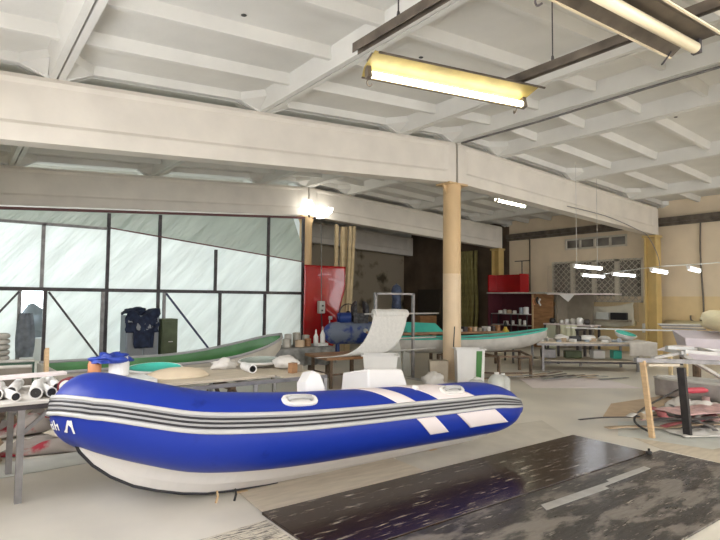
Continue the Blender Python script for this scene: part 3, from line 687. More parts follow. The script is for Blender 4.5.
MB().box(.56, 7.7, .30, .64, 8.35, .385).build('crossbar', rust, e)
for y in (7.75, 8.3):
    for s in (-.15, .15): MB().bar((.6 + s, y, 0), (.6 + s * .2, y, .30), .05).build('leg', rust, e)
e = thing('hose_coil', (.42, 9.1, 0), 'pale coiled hose stacked on a stand at the left edge', 'hose')
for k in range(6): MB().tube([(.50 + .17 * math.cos(a / 14 * 6.2832), 9.0 + .17 * math.sin(a / 14 * 6.2832), .72 + k * .075) for a in range(15)], .035, 8).build('loop', shell_m, e, smooth=True)
MB().box(.33, 8.83, 0, .67, 9.17, .68).build('stand', taupe, e)

# cupboard with jacket, olive cabinet, behind the boat
e = thing('grey_cabinet', (3.6, 13.3, 0), 'grey blue cabinet with a jacket thrown over it by the plastic wall', 'cabinet')
MB().box(3.22, 13.1, 0, 3.95, 13.6, 1.22).build('body', greyblue, e, bevel=.01); MB().box(3.26, 13.07, .1, 3.58, 13.1, 1.16).box(3.62, 13.07, .1, 3.91, 13.1, 1.16).build('door', mat('grey_door', (.28, .30, .33), .5), e)
b = MB()
def jk(u, v):
    a = u * 1.0; x = 3.2 + .72 * u; path_ = v
    z = 1.28 + .06 * math.sin(u * 9) if v < .3 else 1.26 - (v - .3) * (1.1 if .25 < u < .85 else .6)
    y = 13.45 - v * 1.2 if v < .3 else 13.06 - .04 * math.sin(v * 8)
    n_ = noise.noise(Vector((u * 7, v * 5, 2))) * .08
    return (x + n_, y - abs(n_), z + n_ * (v < .35))
tag(b.grid(jk, 24, 24).build('work_jacket', navy, smooth=True, solid=.03), 'dark crumpled work jacket thrown over the grey cabinet', 'jacket')
tag(MB().lump((3.5, 13.35, 1.31), (.26, .14, .085), .5, 4, 20, 12).build('dark_hood', navy, smooth=True), 'bunched dark hood lying on top of the grey cabinet', 'clothing')
e = thing('olive_cabinet', (4.15, 13.2, 0), 'narrow olive green metal cabinet against the plastic wall', 'cabinet')
MB().box(3.99, 13.0, 0, 4.36, 13.45, 1.14).build('body', olive, e, bevel=.01); MB().box(4.02, 12.98, .08, 4.33, 13.0, 1.08).build('door', olive, e); MB().box(4.14, 12.96, .6, 4.24, 12.98, .62).build('handle', steel_light, e)
# seen through the doorway
tag(MB().box(.9, 16.2, .0, 3.2, 16.9, .55).build('white_counter', white_wall), 'white counter beyond the open doorway in the plastic wall', 'counter')
tag(MB().lump((1.75, 16.4, .88), (.32, .2, .40), .5, 11, 18, 12).build('grey_machine', greyblue, smooth=True), 'lumpy grey machine on the white counter beyond the doorway', 'machine')
def coat(u, v): 
    w_ = .11 + .07 * math.sin(v * 2.6); a = (u - .5) * 3.0
    return (1.33 + w_ * math.sin(a) , 13.68 - w_ * .6 * math.cos(a) + .02 * math.sin(u * 20), lerp(1.28, .35, v))
tag(MB().grid(coat, 20, 12).build('hanging_coat', mat('grey_overall', (.30, .34, .40), .85, var=.2, scale=7), smooth=True, solid=.02), 'grey overall hanging on the post beside the doorway', 'clothing')

# ------------------------------------------------------------------ table with moulds behind the boat
t = thing('mould_table', (2.7, 6.2, 0), 'steel framed table behind the boat holding shell moulds', 'table')
MB().box(1.15, 5.60, .752, 3.0, 6.70, .78).build('tabletop', card_pale, t)
MB().box(1.15, 5.46, .71, 3.62, 5.50, .75).box(1.15, 6.72, .71, 3.62, 6.76, .75).box(3.58, 5.5, .71, 3.62, 6.72, .75).box(1.15, 5.5, .71, 1.19, 6.72, .75).box(2.6, 5.5, .71, 2.64, 6.72, .75).build('frame', steel_grey, t)
for x in (1.3, 2.7, 3.6):
    for y in (5.48, 6.74): MB().box(x - .02, y - .02, 0, x + .02, y + .02, .71).build('leg', steel_light, t)
def shell(name, c, rx, ry, h, rz, m_out, m_in, label, cat='mould', wall=.015, group=None, rim=None, tilt=0, dome=False):
    e = thing(name, (c[0], c[1], c[2]), label, cat, group)
    M = Matrix.Rotation(rz, 3, 'Z') @ Matrix.Rotation(tilt, 3, 'X')
    def fn(k, s):
        def g(u, v):
            a = 2 * math.pi * u; r = math.sin(v * math.pi / 2); z = h * (1 - math.cos(v * math.pi / 2)) if not dome else h * math.cos(v * math.pi / 2)
            egg = 1 + .12 * math.cos(a)
            p = Vector((rx * r * math.cos(a) * s, ry * r * egg * math.sin(a) * s, z + (1 - s) * (.25 if not dome else -.3))); p = M @ p; return Vector(c) + p + Vector((0, 0, ry * abs(math.sin(tilt)) * .6))
        return g
    MB().grid(fn(0, 1), 24, 8).build('outer_shell', m_out, e, smooth=True)
    MB().grid(fn(0, .94), 24, 8).build('inner_shell', m_in, e, smooth=True)
    g = fn(0, 1); MB().tube([g(i / 24, 1) for i in range(25)], .014, 6).build('rim', rim or m_out, e, smooth=True)
    return e
shell('oval_mould', (1.86, 6.28, .785), .30, .20, .06, .05, plastic_w, teal_m, 'oval white rimmed mould with a teal green hollow', tilt=.14)
shell('oval_mould', (2.02, 6.0, .79), .34, .15, .10, -.02, mat('cream_mould', (.70, .58, .42), .5), mat('ochre_inside', (.30, .22, .09), .6), 'domed beige mould lying before the teal one', dome=True, rim=mat('cream_rim', (.72, .62, .46), .5))
shell('oval_mould', (3.22, 6.42, .765), .30, .17, .07, .1, shell_m, mat('grey_green_inside', (.33, .38, .34), .5), 'grey open mould at the right end of the mould table', tilt=.15, rim=plastic_w)
tag(MB().lump((3.42, 6.10, .84), (.16, .14, .08), .3, 12, 16, 10).build('plastic_bundle', cloth_white, smooth=True), 'white lumpy plastic bundle at the right end of the mould table', 'bundle')
tag(MB().lump((2.72, 6.40, .83), (.14, .1, .07), .5, 14, 16, 10).build('rag', cloth_white, smooth=True), 'crumpled white rag in the middle of the mould table', 'rag')
e = thing('pipe_offcut', (2.83, 5.9, .785), 'short white pipe with a dark hollow end on the mould table', 'pipe')
MB().ring((2.82, 5.80, .835), (2.86, 6.12, .835), .05, .038, 20).build('pipe', plastic_w, e); MB().ring((2.821, 5.81, .835), (2.859, 6.11, .835), .037, .03, 20).build('liner', black_m, e)
for i, (x, y, h, m) in enumerate(((3.30, 5.72, .12, ply), (3.42, 5.80, .08, taupe))):
    tag(MB().obox((x, y, .765 + h / 2), (.09, .07, h), .3).build('offcut', m, bevel=.003), ['brown wooden offcut', 'small dull offcut'][i] + ' at the right corner of the mould table frame', 'offcut')
MB()
tag(MB().box(3.05, 5.48, .752, 3.60, 6.7, .762).build('table_tray', card_pale), 'small board bridging the right end of the mould table frame', 'board')

# ------------------------------------------------------------------ cloth covered table with cans
t = thing('covered_table', (5.7, 9.9, 0), 'low table under a dirty grey sheet, crowded with cans', 'table')
MB().box(5.05, 9.55, .60, 6.42, 10.35, .64).build('tabletop', taupe, t)
for x, y in ((5.1, 9.6), (6.36, 9.6), (5.1, 10.3), (6.36, 10.3)): MB().box(x - .03, y - .03, 0, x + .03, y + .03, .60).build('leg', rust, t)
b = MB()
def cv(u, v):
    x = lerp(5.0, 6.48, u); q = noise.noise(Vector((x * 6, v * 3, 1)))
    if v < .5: return (x, lerp(10.35, 9.52, v * 2), .655 + .006 * q)
    w_ = (v - .5) * 2; dr = lerp(.52, .34, min(1, u * 2.2)) * (1 + .12 * noise.noise(Vector((x * 3, 0, 4))))
    return (x, 9.50 - .04 * w_ + .05 * math.sin(x * 24) * w_ * (1.4 - u), .655 - dr * w_)
tag(MB().grid(cv, 70, 24).build('grey_sheet', cloth_grey, smooth=True, solid=.006), 'dirty grey sheet draped over the low table of cans', 'cloth')
def can(c, r, h, m, label, cat='can', name='paint_can', lid=None, group='cans on the covered table'):
    e = thing(name, c, label, cat, group); MB().lathe(c, [(r, 0), (r, .01), (r * .97, .02), (r * .97, h - .02), (r, h - .01), (r, h)], 16).build('body', m, e)
    MB().lathe((c[0], c[1], c[2] + h), [(r * .8, 0), (r * .8, .008), (r * .3, .012)], 16).build('lid', lid or m, e); return e
def bottle(c, r, h, m, label, mc=None, group='cans on the covered table'):
    e = thing('bottle', c, label, 'bottle', group); MB().lathe(c, [(r * .9, 0), (r, .01), (r, h * .55), (r * .35, h * .75), (r * .3, h * .8)], 14).build('body', m, e, smooth=True)
    MB().lathe((c[0], c[1], c[2] + h * .8), [(r * .4, 0), (r * .35, h * .12), (r * .12, h * .2)], 10).build('cap', mc or m, e, smooth=True); return e
zt_ = .668
def tx(x): return 5.0 + (x - 4.35) * .66
tin = mat('dusty_tin', (.52, .49, .42), .5, .3, var=.15); 
spots = [(5.05, 9.05, .09, .16, 'wide dusty tin near the left end of the grey sheet'), (5.27, 9.25, .08, .24, 'tall dusty tin behind the wide one'), (5.45, 8.98, .10, .13, 'low round tin in the middle of the grey sheet'), (5.62, 9.3, .09, .26, 'tallest tin at the back of the grey sheet'),
         (5.8, 9.05, .07, .15, 'brownish tin right of the middle on the grey sheet'), (4.85, 9.35, .08, .18, 'tin at the far left of the covered table'), (6.0, 9.35, .08, .2, 'tin at the back right of the covered table')]
for i, (x, y, r, h, l) in enumerate(spots): can((tx(x), y + .68, zt_), r, h, [tin, shell_m, card, tin, ply, milk if False else plastic_milk, tin][i], l)
bottle((tx(6.12), 9.75, zt_), .05, .34, plastic_w, 'white bottle with a pointed nozzle, left of a pair on the grey sheet'); bottle((tx(6.4), 9.78, zt_), .055, .40, plastic_w, 'taller white nozzle bottle at the right end of the grey sheet', mat('pink_cap', (.6, .35, .32), .5))
tag(MB().obox((6.22, 9.62, zt_ + .03), (.26, .14, .06), .1).build('white_tub', plastic_w, bevel=.01), 'flat white tub at the right front of the grey sheet', 'tub')

# ------------------------------------------------------------------ red hull panel, tag box, battens
e = thing('red_hull_panel', (9.05, 13.6, 0), 'tall glossy red boat panel standing beside the plastic partition', 'panel')
def rp(u, v):
    z = 2.62 * v; xr = interp(z, [(0, 9.10), (.8, 9.22), (1.5, 9.40), (2.0, 9.54), (2.62, 9.55)]); x = lerp(8.12, xr, u)
    return (x, 13.5 + .10 * math.sin(u * 3.0) * (1 - .4 * v) - .05 * math.exp(-((z - 1.5 + (u - .4) * .8) / .12) ** 2) * (u > .25) * min(1, (u - .25) * 4), z)
MB().grid(rp, 40, 40).build('panel', red_m, e, smooth=True, solid=.03)
MB().tube([rp(1, i / 20) for i in range(21)], .025, 8).build('flange', red_m, e, smooth=True)
e = thing('socket_box', (8.66, 13.4, 1.25), 'white electrical box hanging on the red panel', 'socket')
MB().box(8.56, 13.36, 1.22, 8.76, 13.5, 1.58).build('housing', plastic_milk, e, bevel=.02); MB().box(8.62, 13.35, 1.28, 8.68, 13.36, 1.33).box(8.64, 13.35, 1.42, 8.70, 13.36, 1.47).build('outlet', black_m, e)
MB().tube([(8.66, 13.42, 1.58), (8.66, 13.44, 2.6), (8.66, 13.5, 3.9)], .012, 6).build('cable', cloth_grey, e); MB().tube(catmull([(8.66, 13.42, 1.22), (8.68, 13.40, .8), (8.66, 13.38, .02)], 5), .018, 6).build('cable', black_m, e)
for i, (x, y, lean) in enumerate(((9.60, 14.15, .03), (9.70, 14.22, .0), (9.80, 14.12, .02), (9.93, 14.2, .05), (10.03, 14.12, .10), (9.76, 14.0, .02), (9.9, 14.02, .07))):
    zz = 3.95 + .05 * math.sin(i * 2.1)
    tag(MB().obox((x + lean * 2, y, zz / 2), (.11, .035, zz), 0, 0, lean * .5).build('batten', wood_y, bevel=.006), 'tall pale timber batten standing in the bundle behind the red panel, %s' % ['leftmost', 'second from left', 'middle, back row', 'second from right', 'rightmost', 'front left', 'front right'][i], 'timber', 'battens behind the red panel')

# ------------------------------------------------------------------ compressor
e = thing('air_compressor', (9.4, 12.2, 0), 'large blue air compressor with a horizontal tank', 'compressor')
d = Vector((.80, -.35, 0)).normalized(); c0_ = Vector((8.45, 12.70, .70))
pts = [c0_ + d * s for s in (-.16, -.12, -.06, .04, .2, 1.6, 1.76, 1.86, 1.92, 1.96)]
MB().tube(pts, [.06, .15, .22, .285, .31, .31, .285, .22, .15, .06], 28).build('tank', mat('tank_blue', (.02, .05, .26), .4, col2=(.20, .24, .33), scale=3, lo=.45, hi=.55), e, smooth=True)
def fr(s, o, z): 
    q = c0_ + d * s; return (q.x + .43 * o, q.y + .9 * o, z)
for s in (.25, 1.5):
    for o in (-.2, .2): MB().bar(fr(s, o, 0), fr(s, o * .7, .45), .05).build('leg', comp_blue, e)
q = c0_ + d * .28; MB().cyl((q.x, q.y, 1.12), (q.x + .3, q.y - .13, 1.12), .15, 20).cyl((q.x - .04, q.y + .02, 1.12), (q.x, q.y, 1.12), .12, 20).obox((q.x + .15, q.y - .07, .97), (.3, .2, .06), -.4).build('motor', comp_blue, e, smooth=False)
q = c0_ + d * .88
b = MB().obox((q.x, q.y, 1.1), (.42, .3, .3), -.4)
for k in (-.14, .14):
    for z in range(6): b.cyl((q.x + k, q.y - k * .4, 1.24 + z * .045), (q.x + k * 1.3, q.y - k * .5, 1.265 + z * .045), .13, 14)
b.build('pump', mat('dusty_pump', (.13, .13, .14), .7, .3, var=.4, scale=12), e)
q = c0_ + d * .62; MB().ring((q.x + .06, q.y + .2, 1.25), (q.x + .08, q.y + .26, 1.25), .27, .24, 24).ring((q.x + .06, q.y + .2, 1.25), (q.x + .08, q.y + .26, 1.25), .06, .03, 12).bar((q.x - .15, q.y + .3, 1.25), (q.x + .3, q.y + .16, 1.25), .02).bar((q.x + .07, q.y + .23, 1.02), (q.x + .07, q.y + .23, 1.48), .02).build('flywheel', steel_dark, e)
q = c0_ + d * .95 - Vector((.1, .28, 0)); MB().cyl((q.x, q.y, .78), (q.x - .02, q.y - .05, .78), .06, 16).build('gauge', plastic_milk, e)
q = c0_ + d * .02; MB().tube([(q.x, q.y, .95), (q.x, q.y, 1.12)], .015, 6).cyl((q.x - .03, q.y, 1.12), (q.x + .06, q.y - .03, 1.12), .05, 12).build('pressure_switch', steel_light, e)

# ------------------------------------------------------------------ lamination table, roll stand
t = thing('low_bench', (6.4, 8.4, 0), 'low rusty legged bench under the draped white mat', 'bench')
ang = R(-8); 
MB().obox((6.14, 8.80, .545), (1.08, 1.0, .05), ang).build('tabletop', ply, t)
for x, y in ((5.66, 8.42), (5.76, 9.2), (6.48, 8.32), (6.58, 9.05), (6.10, 8.37)): MB().box(x - .025, y - .025, 0, x + .025, y + .025, .52).build('leg', rust, t)
MB().bar((5.66, 8.42, .25), (6.1, 8.37, .25), .03).bar((5.66, 8.42, .25), (5.76, 9.2, .25), .03).build('stretcher', rust, t)
st = thing('roll_stand', (7.5, 8.5, 0), 'grey steel frame stand holding fabric rolls beside the column', 'stand')
for x in (6.72, 7.72): MB().box(x - .025, 8.43, 0, x + .025, 8.48, 1.78).build('post', steel_grey, st)
MB().box(6.70, 8.43, 1.74, 7.74, 8.48, 1.78).build('top_rail', steel_grey, st)
for x in (6.69, 7.69): MB().box(x, 8.1, 0, x + .06, 8.85, .04).build('foot', steel_light, st)
for z, x1 in ((1.36, 8.28), (.86, 8.2), (.62, 8.2)): MB().cyl((6.4, 8.38, z), (x1 + .1, 8.38, z), .018, 10).build('rod', steel_light, st)
for z, a, b_ in ((1.36, 6.62, 7.46),):
    e = thing('fabric_roll', (7.0, 8.38, z - .08), 'pale fibreglass cloth roll on the top rod of the steel stand', 'roll')
    MB().ring((a, 8.38, z), (b_, 8.38, z), .085, .04, 24).build('cloth', glass_mat, e); MB().ring((a + .01, 8.38, z), (b_ + .01, 8.38, z), .039, .03, 16).build('core', card, e)
def gm(u, v):
    tab = catmull([(0, 0, 1.45), (-.06, -.10, 1.30), (-.18, -.14, 1.05), (-.36, -.16, .82), (-.62, -.15, .66), (-.95, -.12, .60), (-1.35, -.05, .588)], 8)
    f = v * (len(tab) - 1); i = min(int(f), len(tab) - 2); p = tab[i].lerp(tab[i + 1], f - i)
    return (6.62 + .84 * u + p.x * (1 - .12 * u), 8.42 + p.y - .02 * u, p.z + .004 * math.sin(u * 12))
tag(MB().grid(gm, 16, 40).build('fibreglass_mat', glass_mat, smooth=True, solid=.012), 'wide white glass cloth sweeping from the roll down onto the low bench', 'cloth')
tag(MB().prism([(7.42, .0), (7.80, 0), (7.74, .85), (7.60, 1.0), (7.42, 1.02)], 'y', 8.88, 8.92).build('white_side_panel', plastic_milk, bevel=.01), 'white shaped side panel standing behind the roll stand', 'panel')
tag(MB().prism([(7.84, .0), (8.08, 0), (7.98, .75), (7.84, .8)], 'y', 8.88, 8.92).build('white_side_panel', plastic_milk, bevel=.01), 'narrower white panel standing just left of the column base', 'panel')
def tub(name, c, sx, sy, h, m, label, cat='tub', rz=R(-37), taper=.85, rim=True, open_=True, group=None):
    e = thing(name, c, label, cat, group); M = Matrix.Translation(c) @ Matrix.Rotation(rz, 4, 'Z'); b = MB()
    def rect(k, z): return [M @ Vector((i * sx / 2 * k, j * sy / 2 * k, z)) for i, j in ((-1, -1), (1, -1), (1, 1), (-1, 1))]
    S = [rect(taper, 0), rect(1, h)]
    if open_: S += [rect(.93, h), rect(taper * .93, .03)]
    b.loft(S).build('body', m, e, bevel=.01)
    if rim: MB().loft([rect(1.0, h - .02), rect(1.1, h - .02), rect(1.1, h), rect(1.0, h)], caps=False).build('rim', m, e)
    return e
tub('white_crate', (6.25, 7.72, .0), .62, .45, .66, plastic_w, 'white plastic crate on the floor in front of the draped mat', taper=.8)
tub('jerry_can', (8.02, 8.02, 0), .38, .26, .42, mat('tan_plastic', (.48, .41, .31), .5, var=.12), 'tan plastic canister on the floor left of the white bin', 'canister', taper=.95, rim=False, open_=False)
e = tub('white_bin', (8.42, 7.55, 0), .56, .36, .68, plastic_w, 'white rectangular bin with a green inset, at the column foot', 'bin', taper=.93)
M = Matrix.Translation((8.42, 7.55, 0)) @ Matrix.Rotation(R(-37), 4, 'Z')
MB().add([M @ Vector(p) for p in ((.10, -.195, .14), (.20, -.195, .12), (.22, -.20, .64), (.11, -.20, .64), (.10, -.17, .14), (.20, -.17, .12), (.22, -.17, .64), (.11, -.17, .64))], [(0, 1, 2, 3), (4, 7, 6, 5), (0, 4, 5, 1), (1, 5, 6, 2), (2, 6, 7, 3), (3, 7, 4, 0)]).build('green_inset', mat('leaf_green', (.05, .20, .04), .4), e)
tag(MB().lump((7.35, 7.45, .13), (.22, .16, .16), .4, 22, 16, 10).build('plastic_bag', cloth_white, smooth=True), 'crumpled pale bag on the floor left of the tan canister', 'bag')
for i, (x, y, r, h) in enumerate(((7.55, 6.15, .14, .42), (7.9, 6.3, .13, .36), (7.2, 6.3, .16, .34))):
    e = thing('plastic_jug', (x, y, 0), 'milky plastic jug on the floor behind the boat stern, %s' % ['nearest its tip', 'farthest right', 'leftmost, widest'][i], 'jug', 'jugs behind the boat stern')
    MB().lathe((x, y, 0), [(r * .9, 0), (r, .02), (r, h * .7), (r * .6, h * .88), (r * .3, h * .92)], 16).build('body', plastic_milk, e, smooth=True); MB().cyl((x, y, h * .92), (x, y, h), r * .28, 10).build('cap', plastic_w, e)
tag(MB().obox((8.35, 7.33, .35), (.05, .02, .7), R(-37), 0, .0).v and MB().tube([(8.36, 7.92, .68), (8.37, 7.90, 1.1)], .012, 6).build('black_rod', black_m), 'thin black rod standing against the column above the white bin', 'rod')

# ------------------------------------------------------------------ teal mould on legs
m_ = open_boat('teal_mould', 'long boat mould, teal inside and grey outside, raised on steel legs', (7.5, 9.35), (11.05, 7.55), .40, .48, .80, shell_m, mat('dusty_teal_inside', (.20, .34, .29), .6, var=.2), teal_m, tipB=.42, tipA=.25, zB=.20)
m_['category'] = 'mould'
e = thing('mould_stand', (9.9, 8.0, 0), 'brown steel stand under the teal mould', 'stand')
for (x, y) in ((9.4, 7.60), (10.05, 7.27), (9.85, 8.75), (10.9, 8.2), (8.6, 8.6)): MB().box(x - .025, y - .025, 0, x + .025, y + .025, .47).build('leg', rust, e)
MB().bar((9.4, 7.6, .45), (10.05, 7.27, .45), .04).bar((10.05, 7.27, .45), (10.9, 8.2, .45), .04).bar((9.4, 7.6, .45), (9.85, 8.75, .45), .04).bar((9.85, 8.75, .45), (10.9, 8.2, .45), .04).bar((8.6, 8.6, .45), (9.4, 7.6, .45), .04).build('frame', rust, e)
MB().bar((9.4, 7.6, .1), (10.05, 7.27, .1), .03).bar((9.4, 7.6, .1), (8.6, 8.6, .1), .03).build('stretcher', rust, e)
tag(MB().add([Vector(p) for p in ((8.95, 10.0, .85), (9.95, 9.75, .85), (9.85, 9.95, 1.06), (9.0, 10.2, 1.10), (9.0, 10.45, .85), (9.95, 10.2, .85))], [(0, 1, 2, 3), (4, 3, 2, 5), (0, 3, 4), (1, 5, 2), (0, 4, 5, 1)]).build('teal_cover', teal_m, bevel=.01), 'bright teal angular moulding behind the roll stand', 'moulding')
t = thing('back_bench', (10.5, 10.2, 0), 'long cluttered bench behind the teal mould', 'bench')
MB().obox((10.0, 10.05, .82), (3.6, .8, .05), R(-14)).build('tabletop', ply, t)
for k in (-1.6, 0, 1.6):
    for o in (-.3, .3): 
        x, y = 10.0 + k * .97 + o * .24, 10.05 - k * .24 + o * .97; MB().box(x - .03, y - .03, 0, x + .03, y + .03, .79).build('leg', rust, t)
random.seed(5)
kinds = [('tool_case', taupe), ('grey_box', cloth_grey), ('white_tray', cloth_white), ('dark_box', steel_dark), ('brown_box', ply), ('fabric_offcut', card)]
for i in range(11):
    k = .1 + i * .145; nm, mm = kinds[i % 6]; x, y = 10.05 + k * .97, 9.82 - k * .24; h = .06 + .09 * random.random()
    tag(MB().obox((x, y, .847 + h / 2), (.10 + .03 * random.random(), .22, h), random.random() * .3).build(nm, mm, bevel=.008), '%s on the bench behind the teal mould, %s from the left' % (nm.replace('_', ' '), ['first', 'second', 'third', 'fourth', 'fifth', 'sixth', 'seventh', 'eighth', 'ninth', 'tenth', 'eleventh'][i]), 'box', 'clutter on the bench behind the teal mould')

# ------------------------------------------------------------------ shelf, red box and booths along the right wall
e = thing('steel_shelf', (16.8, 13.0, 0), 'black framed shelf unit with bottles, under the red cabinet', 'shelf')
for x in (16.6, 17.0):
    for y in (12.15, 12.85, 13.75): MB().box(x, y, 0, x + .04, y + .04, 1.15).build('post', steel_dark, e)
for z in (.25, .72, 1.13): MB().box(16.6, 12.15, z, 17.04, 13.79, z + .03).build('shelf_board', steel_light if z > .3 else steel_dark, e)
for i, (y, h, r, m, nm) in enumerate(((12.35, .24, .10, plastic_w, 'white tub'), (12.55, .22, .09, greyblue, 'grey tub'), (12.85, .1, .08, plastic_milk, 'flat milky pot'), (13.1, .12, .09, card, 'brown pot'), (13.3, .14, .07, steel_light, 'steel pot'), (13.5, .10, .09, plastic_w, 'low white pot'))):
    can((16.82, y, 1.163), r, h, m, '%s on top of the black shelf unit' % nm, 'tub', 'shelf_tub', group='tubs on the black shelf unit')
for i, (y, h, r, m, nm) in enumerate(((12.4, .16, .07, plastic_w, 'white jar'), (12.62, .2, .05, plastic_milk, 'milky jar'), (12.95, .14, .08, shell_m, 'grey jar'), (13.25, .12, .1, plastic_w, 'wide white jar'))):
    can((16.82, y, .753), r, h, m, '%s on the middle board of the black shelf unit' % nm, 'jar', 'shelf_jar', group='jars on the black shelf unit')
bottle((15.2, 12.0, 0), .16, .95, yellow_bottle, 'yellow gas bottle standing before the black shelf unit', black_m, group=None)
e = thing('red_cabinet', (16.75, 13.1, 1.95), 'bright red open box standing on the board over the shelf unit', 'cabinet')
MB().box(16.95, 12.35, 1.95, 17.0, 13.85, 2.62).box(16.5, 13.8, 1.95, 16.95, 13.85, 2.62).box(16.5, 12.35, 1.95, 16.95, 12.4, 2.62).box(16.5, 12.4, 1.95, 16.95, 13.8, 1.99).build('body', red_m, e)
e = thing('booth', (17.2, 13.2, 0), 'dark red backed booth with a pale board roof', 'booth')
MB().box(16.45, 11.3, 1.90, 17.6, 13.87, 1.945).build('roof_board', shell_m, e); MB().box(17.3, 12.3, 0, 17.35, 13.86, 1.9).box(16.5, 13.81, 0, 17.3, 13.86, 1.9).build('back_panel', darkred, e)
e = thing('plywood_door', (16.9, 11.9, 0), 'orange brown plywood door panel between the booths', 'door panel')
MB().box(16.85, 11.26, 0, 16.9, 12.05, 1.88).build('panel', ply, e); MB().box(16.83, 12.05, 0, 16.92, 12.12, 1.885).build('stile', wood, e)
for i, (y, z, m) in enumerate(((12.0, 1.62, orange_m), (11.85, 1.66, black_m), (11.75, 1.6, plastic_w))):
    tag(MB().tube(catmull([(16.82, y, z + .12), (16.80, y + .04, z), (16.8, y - .03, z - .12)], 4), .03, 8).build('hung_tool', m, smooth=True), '%s tool hanging at the top of the plywood door' % ['orange', 'black', 'white'][i], 'tool', 'tools on the plywood door')
e = thing('taupe_booth', (17.3, 10.6, 0), 'brownish grey booth with a white board roof left of the window', 'booth')
MB().box(17.5, 10.15, 0, 17.55, 11.2, 1.85).box(16.9, 11.12, 0, 17.5, 11.2, 1.85).build('back_panel', taupe, e); MB().box(16.5, 9.2, 1.86, 17.6, 11.25, 1.9).build('roof_board', white_patch, e)
MB().add([(16.5, 10.8, 1.87), (16.5, 10.2, 1.87), (16.5, 10.45, 1.62)], [(0, 1, 2)]).build('hanging_flap', plastic_w, e, solid=.01)
t = thing('white_cloth_desk', (16.3, 10.4, 0), 'desk with a pale cloth front beneath the taupe booth', 'desk')
MB().box(15.9, 9.3, .86, 16.5, 11.0, .90).build('desktop', white_patch, t)
for x in (15.95, 16.45):
    for y in (9.35, 10.95): MB().box(x - .03, y - .03, 0, x + .03, y + .03, .86).build('leg', steel_dark, t)
MB().box(15.92, 10.55, 0, 15.96, 10.9, .85).build('side_panel', mat('pale_green_panel', (.50, .52, .40), .6), t)
tag(MB().grid(lambda u, v: (15.86 + .02 * math.sin(u * 20), lerp(9.75, 10.35, u), lerp(.88, .35, v)), 20, 6).build('desk_cloth', mat('cream_green_cloth', (.70, .70, .52), .85), smooth=True, solid=.01), 'cream cloth hanging down the front of the desk', 'cloth')
for i, (y, r, nm, mm) in enumerate(((10.85, .10, 'black_kettle', black_m), (10.5, .07, 'white_cup', plastic_w), (10.3, .09, 'white_bowl', plastic_w), (10.1, .1, 'grey_pot', shell_m), (9.85, .12, 'white_helmet', plastic_w), (9.6, .1, 'dark_pot', steel_dark))):
    tag(MB().lathe((16.2, y, .902), [(r * .7, 0), (r, r * .6), (r * .9, r * 1.4), (r * .5, r * 1.8)], 14).build(nm, mm, smooth=True), '%s on the desk with the pale cloth' % nm.replace('_', ' '), 'pot', 'pots on the pale cloth desk')
e = thing('wall_bracket', (16.98, 12.63, 2.62), 'thin T shaped stand on the red box', 'stand')
tag(e, 'thin dark T shaped stand above the bright red box', 'stand'); MB().box(16.97, 12.62, 2.62, 16.99, 12.65, 3.1).build('stem', steel_dark, e); MB().box(16.96, 12.3, 3.1, 17.0, 12.95, 3.13).build('crossbar', steel_dark, e)
# hanging strips in the dark corner
for i, y in enumerate((15.45, 15.7, 15.95, 16.2)):
    def hs(u, v, y=y, i=i): return (17.75 + .05 * math.sin(u * 9 + i), y + .20 * u + .03 * math.sin(v * 7 + i), lerp(3.75, .3, v))
    tag(MB().grid(hs, 10, 16).build('hanging_strip', mat('olive_yellow_fabric', (.38, .33, .12), .8, var=.2), smooth=True, solid=.01), 'long olive yellow strip hanging in the dark corner, %s' % ['rightmost', 'second from right', 'second from left', 'leftmost'][i], 'curtain', 'olive strips in the dark corner')
tag(MB().box(17.0, 16.9, 0, 17.6, 18.3, 2.1).build('dark_cupboard', mat('black_brown', (.05, .04, .03), .6)), 'tall near black cupboard in the dark back corner', 'cupboard')
tag(MB().box(15.0, 16.0, 0, 15.9, 16.5, 1.0).build('brown_crate', ply), 'brown crate in the dark bay left of the olive strips', 'crate')
e = thing('covered_stand', (10.9, 12.6, 0), 'blue grey cloth hanging on a pole behind the roll stand', 'cloth')
MB().cyl((11.0, 12.8, 0), (11.0, 12.8, 2.15), .025, 8).build('pole', steel_grey, e)
MB().lathe((11.0, 12.8, 1.25), [(.05, 0), (.16, .1), (.13, .4), (.17, .65), (.12, .8), (.03, .86)], 14).build('cloth', mat('slate_cloth', (.08, .11, .20), .7, var=.3, scale=9), e, smooth=True)

# drape over the barred window
def dr(u, v):
    y = lerp(8.75, 12.1, u); z = lerp(2.95, 1.0, v); q = noise.noise(Vector(((y + z) * 3, (y - z) * .8, 2))) * .05 + noise.noise(Vector(((y - z * .6) * 6, z, 8))) * .03
    return (17.80 + q - .03 * math.sin(v * 3), y, z)
tag(MB().grid(dr, 50, 30).build('window_drape', film_clear, smooth=True), 'clear plastic film drape hanging over the barred window', 'drape')
def dr2(u, v):
    y = lerp(8.85, 12.2, u); z = lerp(1.62 - .25 * u, .88, v)
    return (17.66 + noise.noise(Vector(((y - z * 2) * 2.5, z * 2, 5))) * .07, y, z - .08 * math.sin(u * 6.3))
tag(MB().grid(dr2, 50, 16).build('milky_sheet', mat('milky_sheet_film', (.66, .62, .50), .45, var=.06), smooth=True, solid=.004), 'milky plastic sheet sagging below the barred window', 'drape')
tag(MB().box(17.50, 9.0, 1.05, 17.58, 9.55, 1.28).build('black_radio', black_m, bevel=.01), 'black box shaped radio before the sagging sheet', 'radio')
tag(MB().box(17.50, 9.62, 1.05, 17.58, 10.05, 1.28).build('pale_meter_box', plastic_milk, bevel=.01), 'pale box left of the black radio below the window', 'box')
